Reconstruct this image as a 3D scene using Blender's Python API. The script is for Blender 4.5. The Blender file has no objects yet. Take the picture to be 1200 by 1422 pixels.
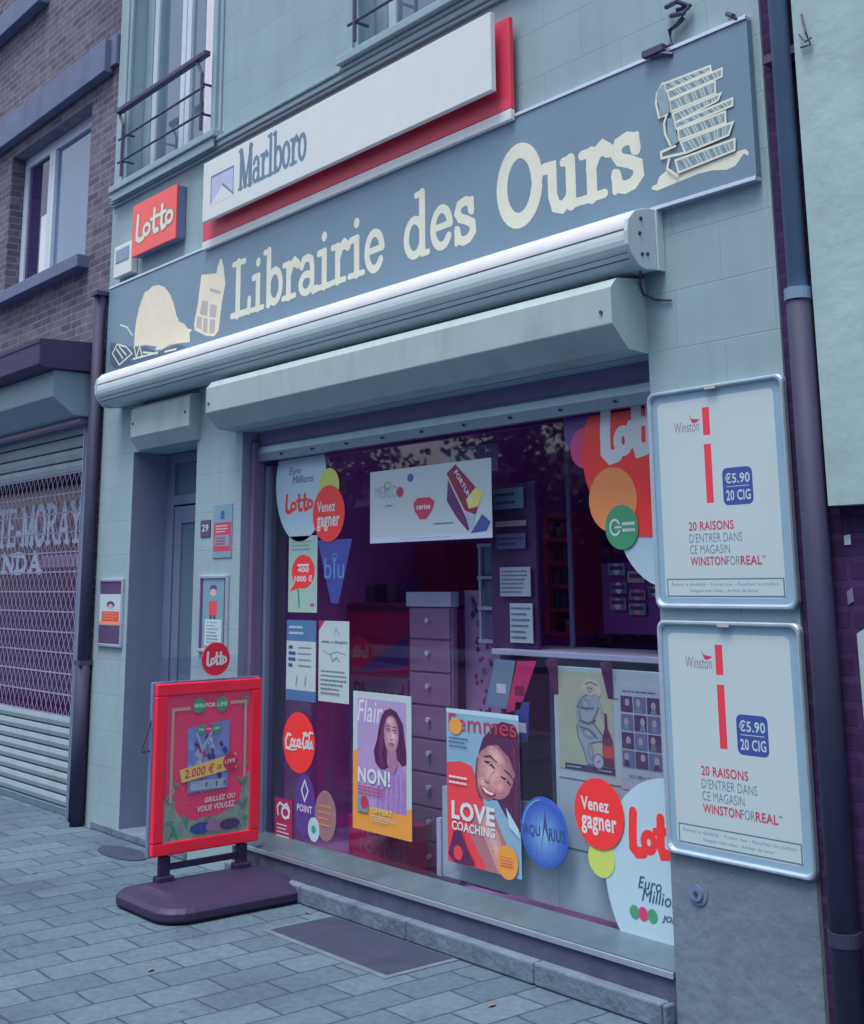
import bpy, math, random
import numpy as np
from mathutils import Vector, Matrix
from mathutils.geometry import tessellate_polygon
R = math.radians
SC = bpy.context.scene
COL = SC.collection
random.seed(7)

# ------------------------------------------------------------------ camera
YAW, PITCH, ROLL, FPX, CX, CY = -8.86877218e-01, 2.06988356e-01, -9.14540837e-03, 1722.58518, 600.0, 446.386685
CAMP = Vector((0, -3.6, 1.516))
def _axes():
    cy, sy, cp, sp = math.cos(YAW), math.sin(YAW), math.cos(PITCH), math.sin(PITCH)
    f = Vector((sy*cp, cy*cp, sp)); r = Vector((cy, -sy, 0)); u = r.cross(f)
    c, s = math.cos(ROLL), math.sin(ROLL)
    return c*r + s*u, -s*r + c*u, f
AR, AU, AF = _axes()
cam_d = bpy.data.cameras.new('camera'); cam = bpy.data.objects.new('camera', cam_d); COL.objects.link(cam)
m = Matrix((AR, AU, -AF)).transposed().to_4x4(); m.translation = CAMP
cam.matrix_world = m
cam_d.sensor_fit = 'HORIZONTAL'; cam_d.sensor_width = 36; cam_d.lens = 36*FPX/1200
cam_d.shift_x = 0; cam_d.shift_y = -(711-CY)/1200
cam_d.clip_start = .05; cam_d.clip_end = 600
SC.camera = cam

# ------------------------------------------------------------------ world, sun, exposure
SUN_EL, SUN_AZ = R(70), R(168)          # azimuth measured clockwise from +Y
W = bpy.data.worlds.new('World'); SC.world = W; W.use_nodes = True
nt = W.node_tree; nt.nodes.clear()
sky = nt.nodes.new('ShaderNodeTexSky'); sky.sky_type = 'NISHITA'; sky.sun_disc = False
sky.sun_elevation = SUN_EL; sky.sun_rotation = SUN_AZ; sky.air_density = 1; sky.dust_density = 2.5; sky.ozone_density = 1
hs = nt.nodes.new('ShaderNodeHueSaturation'); hs.inputs['Saturation'].default_value = .5
bg = nt.nodes.new('ShaderNodeBackground'); bg.inputs[1].default_value = .125
wo = nt.nodes.new('ShaderNodeOutputWorld')
nt.links.new(sky.outputs[0], hs.inputs['Color']); nt.links.new(hs.outputs[0], bg.inputs[0]); nt.links.new(bg.outputs[0], wo.inputs[0])
sl = bpy.data.lights.new('sun', 'SUN'); sl.energy = 1.5; sl.angle = R(24); sl.color = (1, .96, .9)
so = bpy.data.objects.new('sun', sl); COL.objects.link(so)
sd = Vector((math.sin(SUN_AZ)*math.cos(SUN_EL), math.cos(SUN_AZ)*math.cos(SUN_EL), math.sin(SUN_EL)))
so.rotation_euler = sd.to_track_quat('Z', 'Y').to_euler(); so.location = (0, -5, 9)
SC.view_settings.view_transform = 'Standard'; SC.view_settings.look = 'None'
SC.view_settings.exposure = 0.95; SC.view_settings.gamma = 1

# ------------------------------------------------------------------ unprojecting photo pixels to real planes
def ray(x, y): return AF + AR*((x-CX)/FPX) - AU*((y-CY)/FPX)
def U(x, y, Y=0.0):
    d = ray(x, y); return CAMP + d*((Y-CAMP.y)/d.y)
def UZ(x, y, Z=0.0):
    d = ray(x, y); return CAMP + d*((Z-CAMP.z)/d.z)

# ------------------------------------------------------------------ materials
def lin(c):
    c = c/255.0
    return c/12.92 if c <= .04045 else ((c+.055)/1.055)**2.4
MATS = {}
def mat(name, rgb, rough=.6, var=.10, scale=6, bump=.0, bscale=40, metal=0.0, dirt=0.0, spec=.5, k=1.0, coat=0, crack=0):
    """rgb: sRGB as the surface looks in the photo's light; divided by the light level to a base colour"""
    if name in MATS: return MATS[name]
    M = bpy.data.materials.new(name); M.use_nodes = True; MATS[name] = M
    n = M.node_tree; b = n.nodes['Principled BSDF']; L = n.links.new
    base = [min(.92, lin(v)*k) for v in rgb]
    M.diffuse_color = (*base, 1)
    b.inputs['Roughness'].default_value = rough; b.inputs['Metallic'].default_value = metal
    b.inputs['Specular IOR Level'].default_value = spec
    if coat: b.inputs['Coat Weight'].default_value = coat
    tc = n.nodes.new('ShaderNodeTexCoord')
    if var > 0:
        no = n.nodes.new('ShaderNodeTexNoise'); no.inputs['Scale'].default_value = scale; no.inputs['Detail'].default_value = 5
        no.inputs['Roughness'].default_value = .62
        L(tc.outputs['Object'], no.inputs['Vector'])
        mr = n.nodes.new('ShaderNodeMapRange'); mr.inputs[1].default_value = .3; mr.inputs[2].default_value = .7
        mr.inputs[3].default_value = 1-var; mr.inputs[4].default_value = 1+var
        L(no.outputs[0], mr.inputs[0])
        mx = n.nodes.new('ShaderNodeMix'); mx.data_type = 'RGBA'; mx.blend_type = 'MULTIPLY'; mx.inputs[0].default_value = 1
        mx.inputs[6].default_value = (*base, 1); L(mr.outputs[0], mx.inputs[7])
        out = mx.outputs[2]
        if dirt > 0:
            n2 = n.nodes.new('ShaderNodeTexNoise'); n2.inputs['Scale'].default_value = 2.2; n2.inputs['Detail'].default_value = 9
            mp = n.nodes.new('ShaderNodeMapping'); mp.inputs['Scale'].default_value = (2.2, 2.2, .5)
            L(tc.outputs['Object'], mp.inputs[0]); L(mp.outputs[0], n2.inputs['Vector'])
            r2 = n.nodes.new('ShaderNodeMapRange'); r2.inputs[1].default_value = .52; r2.inputs[2].default_value = .72
            r2.inputs[3].default_value = 0; r2.inputs[4].default_value = dirt; L(n2.outputs[0], r2.inputs[0])
            m2 = n.nodes.new('ShaderNodeMix'); m2.data_type = 'RGBA'; L(r2.outputs[0], m2.inputs[0]); L(out, m2.inputs[6])
            m2.inputs[7].default_value = (base[0]*.45, base[1]*.4, base[2]*.5, 1); out = m2.outputs[2]
        if crack > 0:
            n3 = n.nodes.new('ShaderNodeTexNoise'); n3.inputs['Scale'].default_value = crack; n3.inputs['Detail'].default_value = 7; n3.inputs['Distortion'].default_value = .6
            L(tc.outputs['Object'], n3.inputs['Vector'])
            a3 = n.nodes.new('ShaderNodeMath'); a3.operation = 'SUBTRACT'; L(n3.outputs[0], a3.inputs[0]); a3.inputs[1].default_value = .5
            b3 = n.nodes.new('ShaderNodeMath'); b3.operation = 'ABSOLUTE'; L(a3.outputs[0], b3.inputs[0])
            r3 = n.nodes.new('ShaderNodeMapRange'); r3.inputs[1].default_value = 0; r3.inputs[2].default_value = .006; r3.inputs[3].default_value = .22; r3.inputs[4].default_value = 0; L(b3.outputs[0], r3.inputs[0])
            m3 = n.nodes.new('ShaderNodeMix'); m3.data_type = 'RGBA'; L(r3.outputs[0], m3.inputs[0]); L(out, m3.inputs[6]); m3.inputs[7].default_value = (base[0]*.4, base[1]*.4, base[2]*.5, 1); out = m3.outputs[2]
        L(out, b.inputs['Base Color'])
    else:
        b.inputs['Base Color'].default_value = (*base, 1)
    if bump > 0:
        nb = n.nodes.new('ShaderNodeTexNoise'); nb.inputs['Scale'].default_value = bscale; nb.inputs['Detail'].default_value = 6
        L(tc.outputs['Object'], nb.inputs['Vector'])
        bm = n.nodes.new('ShaderNodeBump'); bm.inputs['Strength'].default_value = bump; bm.inputs['Distance'].default_value = .01
        L(nb.outputs[0], bm.inputs['Height']); L(bm.outputs[0], b.inputs['Normal'])
    return M

def masonry(name, c1, c2, cm, bw, rh, mortar, mode, off=(0, 0), rough=.8, bump=.5, var=.25, bias=0, cells=True, smooth=.1, nscale=9, stain=.25, bevel_noise=.0, streak=0, spots=0):
    """bricks, blocks or pavers. mode 'wall': u = x+y, v = z; mode 'floor': u = y, v = x"""
    M = bpy.data.materials.new(name); M.use_nodes = True; MATS[name] = M
    n = M.node_tree; b = n.nodes['Principled BSDF']; L = n.links.new
    b.inputs['Roughness'].default_value = rough; b.inputs['Specular IOR Level'].default_value = .3
    g = n.nodes.new('ShaderNodeNewGeometry'); sp = n.nodes.new('ShaderNodeSeparateXYZ'); L(g.outputs['Position'], sp.inputs[0])
    cb = n.nodes.new('ShaderNodeCombineXYZ')
    if mode == 'wall':
        ad = n.nodes.new('ShaderNodeMath'); L(sp.outputs[0], ad.inputs[0]); L(sp.outputs[1], ad.inputs[1])
        L(ad.outputs[0], cb.inputs[0]); L(sp.outputs[2], cb.inputs[1])
    else:
        L(sp.outputs[1], cb.inputs[0]); L(sp.outputs[0], cb.inputs[1])
    mp = n.nodes.new('ShaderNodeMapping'); mp.inputs['Location'].default_value = (off[0], off[1], 0); L(cb.outputs[0], mp.inputs[0])
    # slight wobble of the joints
    wn = n.nodes.new('ShaderNodeTexNoise'); wn.inputs['Scale'].default_value = 5; wn.inputs['Detail'].default_value = 3; L(g.outputs['Position'], wn.inputs['Vector'])
    wa = n.nodes.new('ShaderNodeVectorMath'); wa.operation = 'SUBTRACT'; L(wn.outputs['Color'], wa.inputs[0]); wa.inputs[1].default_value = (.5, .5, .5)
    wsx = n.nodes.new('ShaderNodeVectorMath'); wsx.operation = 'SCALE'; L(wa.outputs[0], wsx.inputs[0]); wsx.inputs[3].default_value = bevel_noise
    wad = n.nodes.new('ShaderNodeVectorMath'); wad.operation = 'ADD'; L(mp.outputs[0], wad.inputs[0]); L(wsx.outputs[0], wad.inputs[1])
    br = n.nodes.new('ShaderNodeTexBrick'); L(wad.outputs[0], br.inputs['Vector'])
    br.inputs['Scale'].default_value = 1; br.inputs['Brick Width'].default_value = bw; br.inputs['Row Height'].default_value = rh
    br.inputs['Mortar Size'].default_value = mortar; br.inputs['Mortar Smooth'].default_value = smooth; br.inputs['Bias'].default_value = bias
    c1 = [lin(v) for v in c1]; c2 = [lin(v) for v in c2]; cm = [lin(v) for v in cm]
    br.inputs['Color1'].default_value = (*c1, 1); br.inputs['Color2'].default_value = (*c2, 1); br.inputs['Mortar'].default_value = (*cm, 1)
    no = n.nodes.new('ShaderNodeTexNoise'); no.inputs['Scale'].default_value = nscale; no.inputs['Detail'].default_value = 8; no.inputs['Roughness'].default_value = .7
    L(g.outputs['Position'], no.inputs['Vector'])
    mr = n.nodes.new('ShaderNodeMapRange'); mr.inputs[1].default_value = .3; mr.inputs[2].default_value = .7; mr.inputs[3].default_value = 1-var; mr.inputs[4].default_value = 1+var
    L(no.outputs[0], mr.inputs[0])
    mx = n.nodes.new('ShaderNodeMix'); mx.data_type = 'RGBA'; mx.blend_type = 'MULTIPLY'; mx.inputs[0].default_value = 1
    L(br.outputs['Color'], mx.inputs[6]); L(mr.outputs[0], mx.inputs[7])
    n2 = n.nodes.new('ShaderNodeTexNoise'); n2.inputs['Scale'].default_value = 1.3; n2.inputs['Detail'].default_value = 7; L(g.outputs['Position'], n2.inputs['Vector'])
    r2 = n.nodes.new('ShaderNodeMapRange'); r2.inputs[1].default_value = .48; r2.inputs[2].default_value = .75; r2.inputs[4].default_value = stain; L(n2.outputs[0], r2.inputs[0])
    m2 = n.nodes.new('ShaderNodeMix'); m2.data_type = 'RGBA'; L(r2.outputs[0], m2.inputs[0]); L(mx.outputs[2], m2.inputs[6])
    m2.inputs[7].default_value = (c1[0]*.4, c1[1]*.32, c1[2]*.5, 1)
    o3 = m2.outputs[2]
    if streak > 0:
        m4 = n.nodes.new('ShaderNodeMapping'); m4.inputs['Scale'].default_value = (7, 7, .35); L(g.outputs['Position'], m4.inputs[0])
        n4 = n.nodes.new('ShaderNodeTexNoise'); n4.inputs['Scale'].default_value = 1.6; n4.inputs['Detail'].default_value = 8; L(m4.outputs[0], n4.inputs['Vector'])
        r4 = n.nodes.new('ShaderNodeMapRange'); r4.inputs[1].default_value = .5; r4.inputs[2].default_value = .75; r4.inputs[4].default_value = streak; L(n4.outputs[0], r4.inputs[0])
        x4 = n.nodes.new('ShaderNodeMix'); x4.data_type = 'RGBA'; L(r4.outputs[0], x4.inputs[0]); L(o3, x4.inputs[6]); x4.inputs[7].default_value = (c1[0]*.5, c1[1]*.5, c1[2]*.6, 1); o3 = x4.outputs[2]
    if spots > 0:
        v5 = n.nodes.new('ShaderNodeTexVoronoi'); v5.inputs['Scale'].default_value = 4.5; L(g.outputs['Position'], v5.inputs['Vector'])
        r5 = n.nodes.new('ShaderNodeMapRange'); r5.inputs[1].default_value = .045; r5.inputs[2].default_value = .075; r5.inputs[3].default_value = spots; r5.inputs[4].default_value = 0; L(v5.outputs['Distance'], r5.inputs[0])
        x5 = n.nodes.new('ShaderNodeMix'); x5.data_type = 'RGBA'; L(r5.outputs[0], x5.inputs[0]); L(o3, x5.inputs[6]); x5.inputs[7].default_value = (c1[0]*.35, c1[1]*.35, c1[2]*.4, 1); o3 = x5.outputs[2]
    L(o3, b.inputs['Base Color'])
    bm = n.nodes.new('ShaderNodeBump'); bm.inputs['Strength'].default_value = bump; bm.inputs['Distance'].default_value = .006; bm.invert = True
    ad2 = n.nodes.new('ShaderNodeMath'); ad2.operation = 'MULTIPLY_ADD'; L(no.outputs[0], ad2.inputs[0]); ad2.inputs[1].default_value = .5; L(br.outputs['Fac'], ad2.inputs[2])
    L(ad2.outputs[0], bm.inputs['Height']); L(bm.outputs[0], b.inputs['Normal'])
    return M

def glass(name, tint=(1, 1, 1), refl=.1, rough=.02, body=None):
    M = bpy.data.materials.new(name); M.use_nodes = True; MATS[name] = M
    n = M.node_tree; n.nodes.clear(); L = n.links.new
    o = n.nodes.new('ShaderNodeOutputMaterial'); mx = n.nodes.new('ShaderNodeMixShader')
    tr = n.nodes.new('ShaderNodeBsdfTransparent'); tr.inputs[0].default_value = (*tint, 1)
    if body:
        tr = n.nodes.new('ShaderNodeBsdfDiffuse'); tr.inputs[0].default_value = (*[lin(v) for v in body], 1)
    gl = n.nodes.new('ShaderNodeBsdfGlossy'); gl.inputs['Roughness'].default_value = rough
    fr = n.nodes.new('ShaderNodeLayerWeight')
    pw = n.nodes.new('ShaderNodeMath'); pw.operation = 'POWER'; pw.inputs[1].default_value = 5; L(fr.outputs['Facing'], pw.inputs[0])
    ma = n.nodes.new('ShaderNodeMath'); ma.operation = 'MULTIPLY_ADD'; ma.use_clamp = True; ma.inputs[1].default_value = .9; ma.inputs[2].default_value = refl
    L(pw.outputs[0], ma.inputs[0]); L(ma.outputs[0], mx.inputs[0]); L(tr.outputs[0], mx.inputs[1]); L(gl.outputs[0], mx.inputs[2]); L(mx.outputs[0], o.inputs[0])
    return M

WALLC = (150, 184, 196)
m_wall = masonry('painted_block_wall', (141, 167, 177), (144, 171, 181), (128, 153, 166), .44, .22, .003, 'wall', off=(.1, -2.365+.22*20), rough=.72, bump=.22, var=.07, nscale=3, stain=.12, smooth=.8, bevel_noise=.004, streak=.15)
m_trim = mat('painted_trim', (134, 163, 176), .55, .06, 4, dirt=.15)
m_brick = masonry('dark_brick', (80, 78, 98), (106, 104, 122), (120, 122, 140), .19, .058, .006, 'wall', rough=.85, bump=.8, var=.32, bevel_noise=.012, stain=.35)
m_stucco = mat('old_stucco', (152, 180, 186), .85, .10, 3.5, bump=.6, bscale=9, dirt=.28, crack=.7)
m_oldbrick = masonry('exposed_old_brick', (54, 34, 76), (60, 38, 84), (66, 44, 88), .22, .075, .011, 'wall', rough=.9, bump=1, var=.4, bevel_noise=.02)
m_pave = masonry('grey_pavers', (77, 98, 115), (91, 112, 129), (60, 68, 90), .312, .185, .006, 'floor', off=(.02, .055), rough=.85, bump=.7, var=.24, nscale=26, stain=.55, bevel_noise=.022, smooth=.5, spots=.45)
m_road = mat('asphalt', (72, 62, 92), .9, .15, 20, bump=.5, bscale=90)
m_stone = mat('kerb_stone', (98, 116, 136), .85, .22, 9, bump=.8, bscale=30, dirt=.6)
m_alu = mat('aluminium', (136, 160, 176), .4, .08, 12, metal=.75, dirt=.12)
m_alub = mat('bright_aluminium', (206, 216, 232), .42, .05, 12, metal=.85)
m_shutter = mat('shutter_box_paint', (154, 176, 182), .6, .07, 5, bump=.12, bscale=5, dirt=.35)
m_awnw = mat('awning_white_shell', (198, 203, 212), .62, .04, 5, dirt=.08)
m_awng = mat('awning_grey_shell', (176, 196, 204), .4, .05, 5, dirt=.1)
m_groove = mat('dark_groove', (60, 60, 90), .7, 0)
m_white = mat('white_plastic', (206, 216, 220), .4, .03)
m_whitef = mat('white_window_frame', (190, 206, 222), .4, .05)
m_red = mat('red_plastic', (240, 84, 82), .35, .05)
m_dred = mat('deep_red_panel', (214, 62, 92), .5, .05)
m_grey = mat('grey_casing', (104, 120, 160), .5, .06)
m_purple = mat('dark_violet', (84, 40, 106), .6, .12)
m_black = mat('black_rubber', (50, 42, 76), .55, .12, 12, bump=.2, bscale=60, spec=.4)
m_iron = mat('dark_ironwork', (66, 62, 100), .6, .15, 12)
m_pipe = mat('painted_zinc_pipe', (112, 140, 170), .5, .10, 4, dirt=.25)
m_piped = mat('cast_iron_pipe', (42, 47, 78), .7, .15, 6, dirt=.3)
m_lintel = mat('blue_stone_lintel', (96, 108, 142), .75, .10, 5, bump=.3, dirt=.3)
m_lead = mat('dark_lead_canopy', (56, 48, 90), .7, .12, 5, dirt=.2)
m_slat = mat('shutter_slats', (140, 162, 174), .5, .08, 5, dirt=.3)
m_grill = mat('grille_bars', (152, 146, 186), .5, .08)
m_rail = mat('guide_rail', (108, 122, 154), .5, .08, dirt=.2)
m_sign = mat('sign_board_blue', (106, 136, 160), .42, .05, 1.5, dirt=.06)
m_cream = mat('cream_lettering', (216, 222, 208), .5, .05)
m_creamy = mat('cream_drawing', (226, 220, 200), .5, .05)
m_taupe = mat('taupe_drawing', (178, 176, 178), .5, .04)
m_signd = mat('dark_drawing', (78, 100, 130), .5, .04)
m_paper = mat('white_paper', (180, 202, 210), .5, .03, 3)
m_paperw = mat('poster_paper', (182, 202, 210), .45, .035, 2.2)
m_glass = glass('shop_glass', (.95, .93, .98), .055)
m_gdark = glass('upper_window_glass', refl=.14, body=(92, 116, 138))
m_gpale = glass('neighbour_sky_glass', refl=.20, body=(74, 108, 150))  # blue diffuse body paints the reflected sky into the pane
m_curt = mat('white_curtain', (214, 220, 232), .8, .06, 3)
m_floor = mat('interior_floor', (200, 140, 215), .7, .1)
m_inw = mat('interior_wall', (238, 150, 246), .8, .12, 2)
m_plate = mat('steel_plate', (52, 60, 84), .6, .16, 8, bump=.2, dirt=.3)

# ------------------------------------------------------------------ mesh builder
class MB:
    def __init__(s): s.v = []; s.f = []; s.m = []; s.mats = []
    def mi(s, m):
        if m not in s.mats: s.mats.append(m)
        return s.mats.index(m)
    def add(s, vs, fs, m):
        o = len(s.v); s.v += [tuple(v) for v in vs]; k = s.mi(m)
        for f in fs: s.f.append(tuple(i+o for i in f)); s.m.append(k)
        return s
    def box(s, x0, x1, y0, y1, z0, z1, m):
        if x0 > x1: x0, x1 = x1, x0
        if y0 > y1: y0, y1 = y1, y0
        if z0 > z1: z0, z1 = z1, z0
        vs = [(x, y, z) for z in (z0, z1) for y in (y0, y1) for x in (x0, x1)]
        return s.add(vs, [(0, 2, 3, 1), (4, 5, 7, 6), (0, 1, 5, 4), (2, 6, 7, 3), (0, 4, 6, 2), (1, 3, 7, 5)], m)
    def prism(s, prof, a0, a1, m, axis='x'):
        """prof: list of (y,z) extruded along x (or (x,y) along z)"""
        n = len(prof)
        mk = (lambda p, a: (a, p[0], p[1])) if axis == 'x' else (lambda p, a: (p[0], p[1], a))
        vs = [mk(p, a0) for p in prof] + [mk(p, a1) for p in prof]
        fs = [(i, (i+1) % n, (i+1) % n+n, i+n) for i in range(n)]
        fs += [tuple(reversed(t)) for t in tessellate_polygon([[Vector((p[0], p[1], 0)) for p in prof]])]
        fs += [tuple(i+n for i in t) for t in tessellate_polygon([[Vector((p[0], p[1], 0)) for p in prof]])]
        return s.add(vs, fs, m)
    def tube(s, pts, r, m, n=8, closed=False):
        pts = [Vector(p) for p in pts]; rings = []; N = len(pts)
        for i, p in enumerate(pts):
            if closed: d = pts[(i+1) % N]-pts[i-1]
            else: d = pts[min(i+1, N-1)]-pts[max(i-1, 0)]
            d.normalize(); up = Vector((0, 0, 1)) if abs(d.z) < .9 else Vector((1, 0, 0))
            a = d.cross(up).normalized(); b = a.cross(d)
            rr = r[i] if isinstance(r, (list, tuple)) else r
            rings += [p+a*rr*math.cos(t)+b*rr*math.sin(t) for t in (2*math.pi*k/n for k in range(n))]
        fs = []
        for i in range(N if closed else N-1):
            j = (i+1) % N
            fs += [(i*n+k, i*n+(k+1) % n, j*n+(k+1) % n, j*n+k) for k in range(n)]
        if not closed: fs += [tuple(range(n-1, -1, -1)), tuple((N-1)*n+k for k in range(n))]
        return s.add(rings, fs, m)
    def build(s, name, parent=None, bevel=0, smooth=False, loc=None):
        me = bpy.data.meshes.new(name)
        vs = s.v
        o = bpy.data.objects.new(name, me)
        org = None
        if parent is None:
            a = np.array(vs); org = Vector(((a[:, 0].min()+a[:, 0].max())/2, (a[:, 1].min()+a[:, 1].max())/2, a[:, 2].min()))
        else: org = parent.get('_o') and Vector(parent['_o']) or Vector((0, 0, 0))
        vs = [(v[0]-org.x, v[1]-org.y, v[2]-org.z) for v in vs]
        me.from_pydata(vs, [], s.f); me.polygons.foreach_set('material_index', s.m)
        for mm in s.mats: me.materials.append(mm)
        if smooth: me.polygons.foreach_set('use_smooth', [True]*len(me.polygons))
        me.update()
        COL.objects.link(o)
        if parent is None: o.location = org; o['_o'] = tuple(org)
        else: o.parent = parent; o['_o'] = tuple(org)
        if bevel:
            md = o.modifiers.new('bevel', 'BEVEL'); md.width = bevel; md.segments = 2; md.limit_method = 'ANGLE'; md.angle_limit = R(40)
        return o
def tag(o, label=None, cat=None, group=None, kind=None):
    if label: o['label'] = label
    if cat: o['category'] = cat
    if group: o['group'] = group
    if kind: o['kind'] = kind
    return o
def thing(name, loc, label, cat, group=None):
    o = bpy.data.objects.new(name, None); COL.objects.link(o); o.location = loc; o['_o'] = tuple(loc); o.empty_display_size = .1
    return tag(o, label, cat, group)

# ------------------------------------------------------------------ flat prints on planes: frames, polygons, strokes, text
class Frame:
    def __init__(s, o, u, v=(0, 0, 1)):
        s.o = Vector(o); s.u = Vector(u).normalized(); s.w = Vector(v).normalized(); s.n = s.u.cross(s.w)   # n points to the viewer
    def p(s, x, y):
        d = ray(x, y); t = (s.o-CAMP).dot(s.n)/d.dot(s.n); h = CAMP+d*t-s.o
        return (h.dot(s.u), h.dot(s.w))
    def at(s, a, b, h=0): return s.o+s.u*a+s.w*b+s.n*h
def FY(Y): return Frame((0, Y, 0), (1, 0, 0))

_tcache = {}
def text_mesh(t, bold=0.0, shear=0.0):
    k = (t, bold, shear)
    if k in _tcache: return _tcache[k]
    cu = bpy.data.curves.new('t', 'FONT'); cu.body = t; cu.offset = bold; cu.resolution_u = 3; cu.shear = shear; cu.space_character = 1.03+bold*1.5
    ob = bpy.data.objects.new('t', cu); COL.objects.link(ob)
    dg = bpy.context.evaluated_depsgraph_get(); me = ob.evaluated_get(dg).to_mesh()
    vs = [(v.co.x, v.co.y) for v in me.vertices]; fs = [tuple(p.vertices) for p in me.polygons]
    ob.evaluated_get(dg).to_mesh_clear(); bpy.data.objects.remove(ob); bpy.data.curves.remove(cu)
    _tcache[k] = (vs, fs); return vs, fs

class Print:
    """a set of inks laid on a frame; each primitive a tenth of a millimetre above the one before"""
    def __init__(s, fr, h0=.0004, step=.00005): s.fr = fr; s.mb = MB(); s.h = h0; s.st = step
    def up(s): s.h += s.st; return s.h
    def raw(s, pts, fs, m):
        h = s.up(); s.mb.add([s.fr.at(a, b, h) for a, b in pts], fs, m); return s
    def poly(s, pts, m, px=True):
        if px: pts = [s.fr.p(*p) for p in pts]
        tr = tessellate_polygon([[Vector((a, b, 0)) for a, b in pts]])
        fs = []
        for t in tr:
            a, b, c = [pts[i] for i in t]
            ar = (b[0]-a[0])*(c[1]-a[1])-(b[1]-a[1])*(c[0]-a[0])
            fs.append(tuple(t) if ar > 0 else tuple(reversed(t)))
        return s.raw(pts, fs, m)
    def rect(s, a0, b0, a1, b1, m, r=0):
        if a0 > a1: a0, a1 = a1, a0
        if b0 > b1: b0, b1 = b1, b0
        if r <= 0: return s.poly([(a0, b0), (a1, b0), (a1, b1), (a0, b1)], m, False)
        pts = []
        for cx, cy, t0 in ((a1-r, b1-r, 0), (a0+r, b1-r, 90), (a0+r, b0+r, 180), (a1-r, b0+r, 270)):
            pts += [(cx+r*math.cos(R(t0+t)), cy+r*math.sin(R(t0+t))) for t in (0, 22, 45, 68, 90)]
        return s.poly(pts, m, False)
    def rpx(s, x0, y0, x1, y1, m, r=0):
        a = s.fr.p(x0, y0); b = s.fr.p(x1, y1); return s.rect(a[0], a[1], b[0], b[1], m, r)
    def disc(s, cx, cy, ra, m, rb=None, n=40, px=False, rot=0):
        if px: cx, cy = s.fr.p(cx, cy)
        rb = rb or ra; c, sn = math.cos(R(rot)), math.sin(R(rot))
        pts = [(cx+ra*math.cos(t)*c-rb*math.sin(t)*sn, cy+ra*math.cos(t)*sn+rb*math.sin(t)*c) for t in (2*math.pi*k/n for k in range(n))]
        return s.raw(pts, [tuple(range(n))], m)
    def stroke(s, pts, w, m, px=False, closed=False, caps=True):
        if px: pts = [s.fr.p(*p) for p in pts]
        P = [Vector(p) for p in pts]; N = len(P); Lf = []; Rt = []
        for i in range(N):
            a = P[i-1] if (i > 0 or closed) else P[i]; c = P[(i+1) % N] if (i < N-1 or closed) else P[i]
            d1 = (P[i]-a); d2 = (c-P[i])
            d1 = d1.normalized() if d1.length > 1e-9 else d2.normalized(); d2 = d2.normalized() if d2.length > 1e-9 else d1
            t = (d1+d2); t = t.normalized() if t.length > 1e-6 else d1
            nn = Vector((-t.y, t.x)); k = 1/max(.5, abs(nn.dot(Vector((-d1.y, d1.x)))))
            ww = (w[i] if isinstance(w, (list, tuple)) else w)/2*k
            Lf.append(P[i]+nn*ww); Rt.append(P[i]-nn*ww)
        pp = [tuple(v) for v in Lf]+[tuple(v) for v in Rt]; fs = []
        for i in range(N if closed else N-1):
            j = (i+1) % N; fs.append((i, i+N, j+N, j))
        s.raw(pp, fs, m)
        if caps and not closed:
            for q, ww in ((P[0], w[0] if isinstance(w, (list, tuple)) else w), (P[-1], w[-1] if isinstance(w, (list, tuple)) else w)): s.disc(q.x, q.y, ww/2, m, n=12)
        return s
    def text(s, t, a0, b0, a1, b1, m, bold=.0, shear=0, rot=0):
        vs, fs = text_mesh(t, bold, shear)
        xs = [v[0] for v in vs]; ys = [v[1] for v in vs]; x0, x1, y0, y1 = min(xs), max(xs), min(ys), max(ys)
        c, sn = math.cos(R(rot)), math.sin(R(rot)); pts = []
        for x, y in vs:
            u = (x-x0)/(x1-x0)*(a1-a0); v = (y-y0)/(y1-y0)*(b1-b0)
            pts.append((a0+u*c-v*sn, b0+u*sn+v*c))
        return s.raw(pts, fs, m)
    def tpx(s, t, x0, y0, x1, y1, m, **k):
        """text filling the box whose lower left and upper right corners are photo pixels"""
        a = s.fr.p(x0, y0); b = s.fr.p(x1, y1); return s.text(t, a[0], a[1], b[0], b[1], m, **k)
    def lines(s, a0, a1, b1, b0, n, m, fill=.45, rag=.3, h=None):
        """tiny printed text lines too small to read, as broken dashes"""
        dh = (b1-b0)/n
        for i in range(n):
            b = b1-dh*(i+.5); x = a0; end = a1-random.random()*rag*(a1-a0)
            pts = []
            while x < end:
                w = min(end-x, (a1-a0)*random.uniform(.05, .16)); s.rect(x, b-dh*fill/2, x+w, b+dh*fill/2, m); x += w+(a1-a0)*.02
        return s
    def build(s, name, parent=None): return s.mb.build(name, parent)

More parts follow.
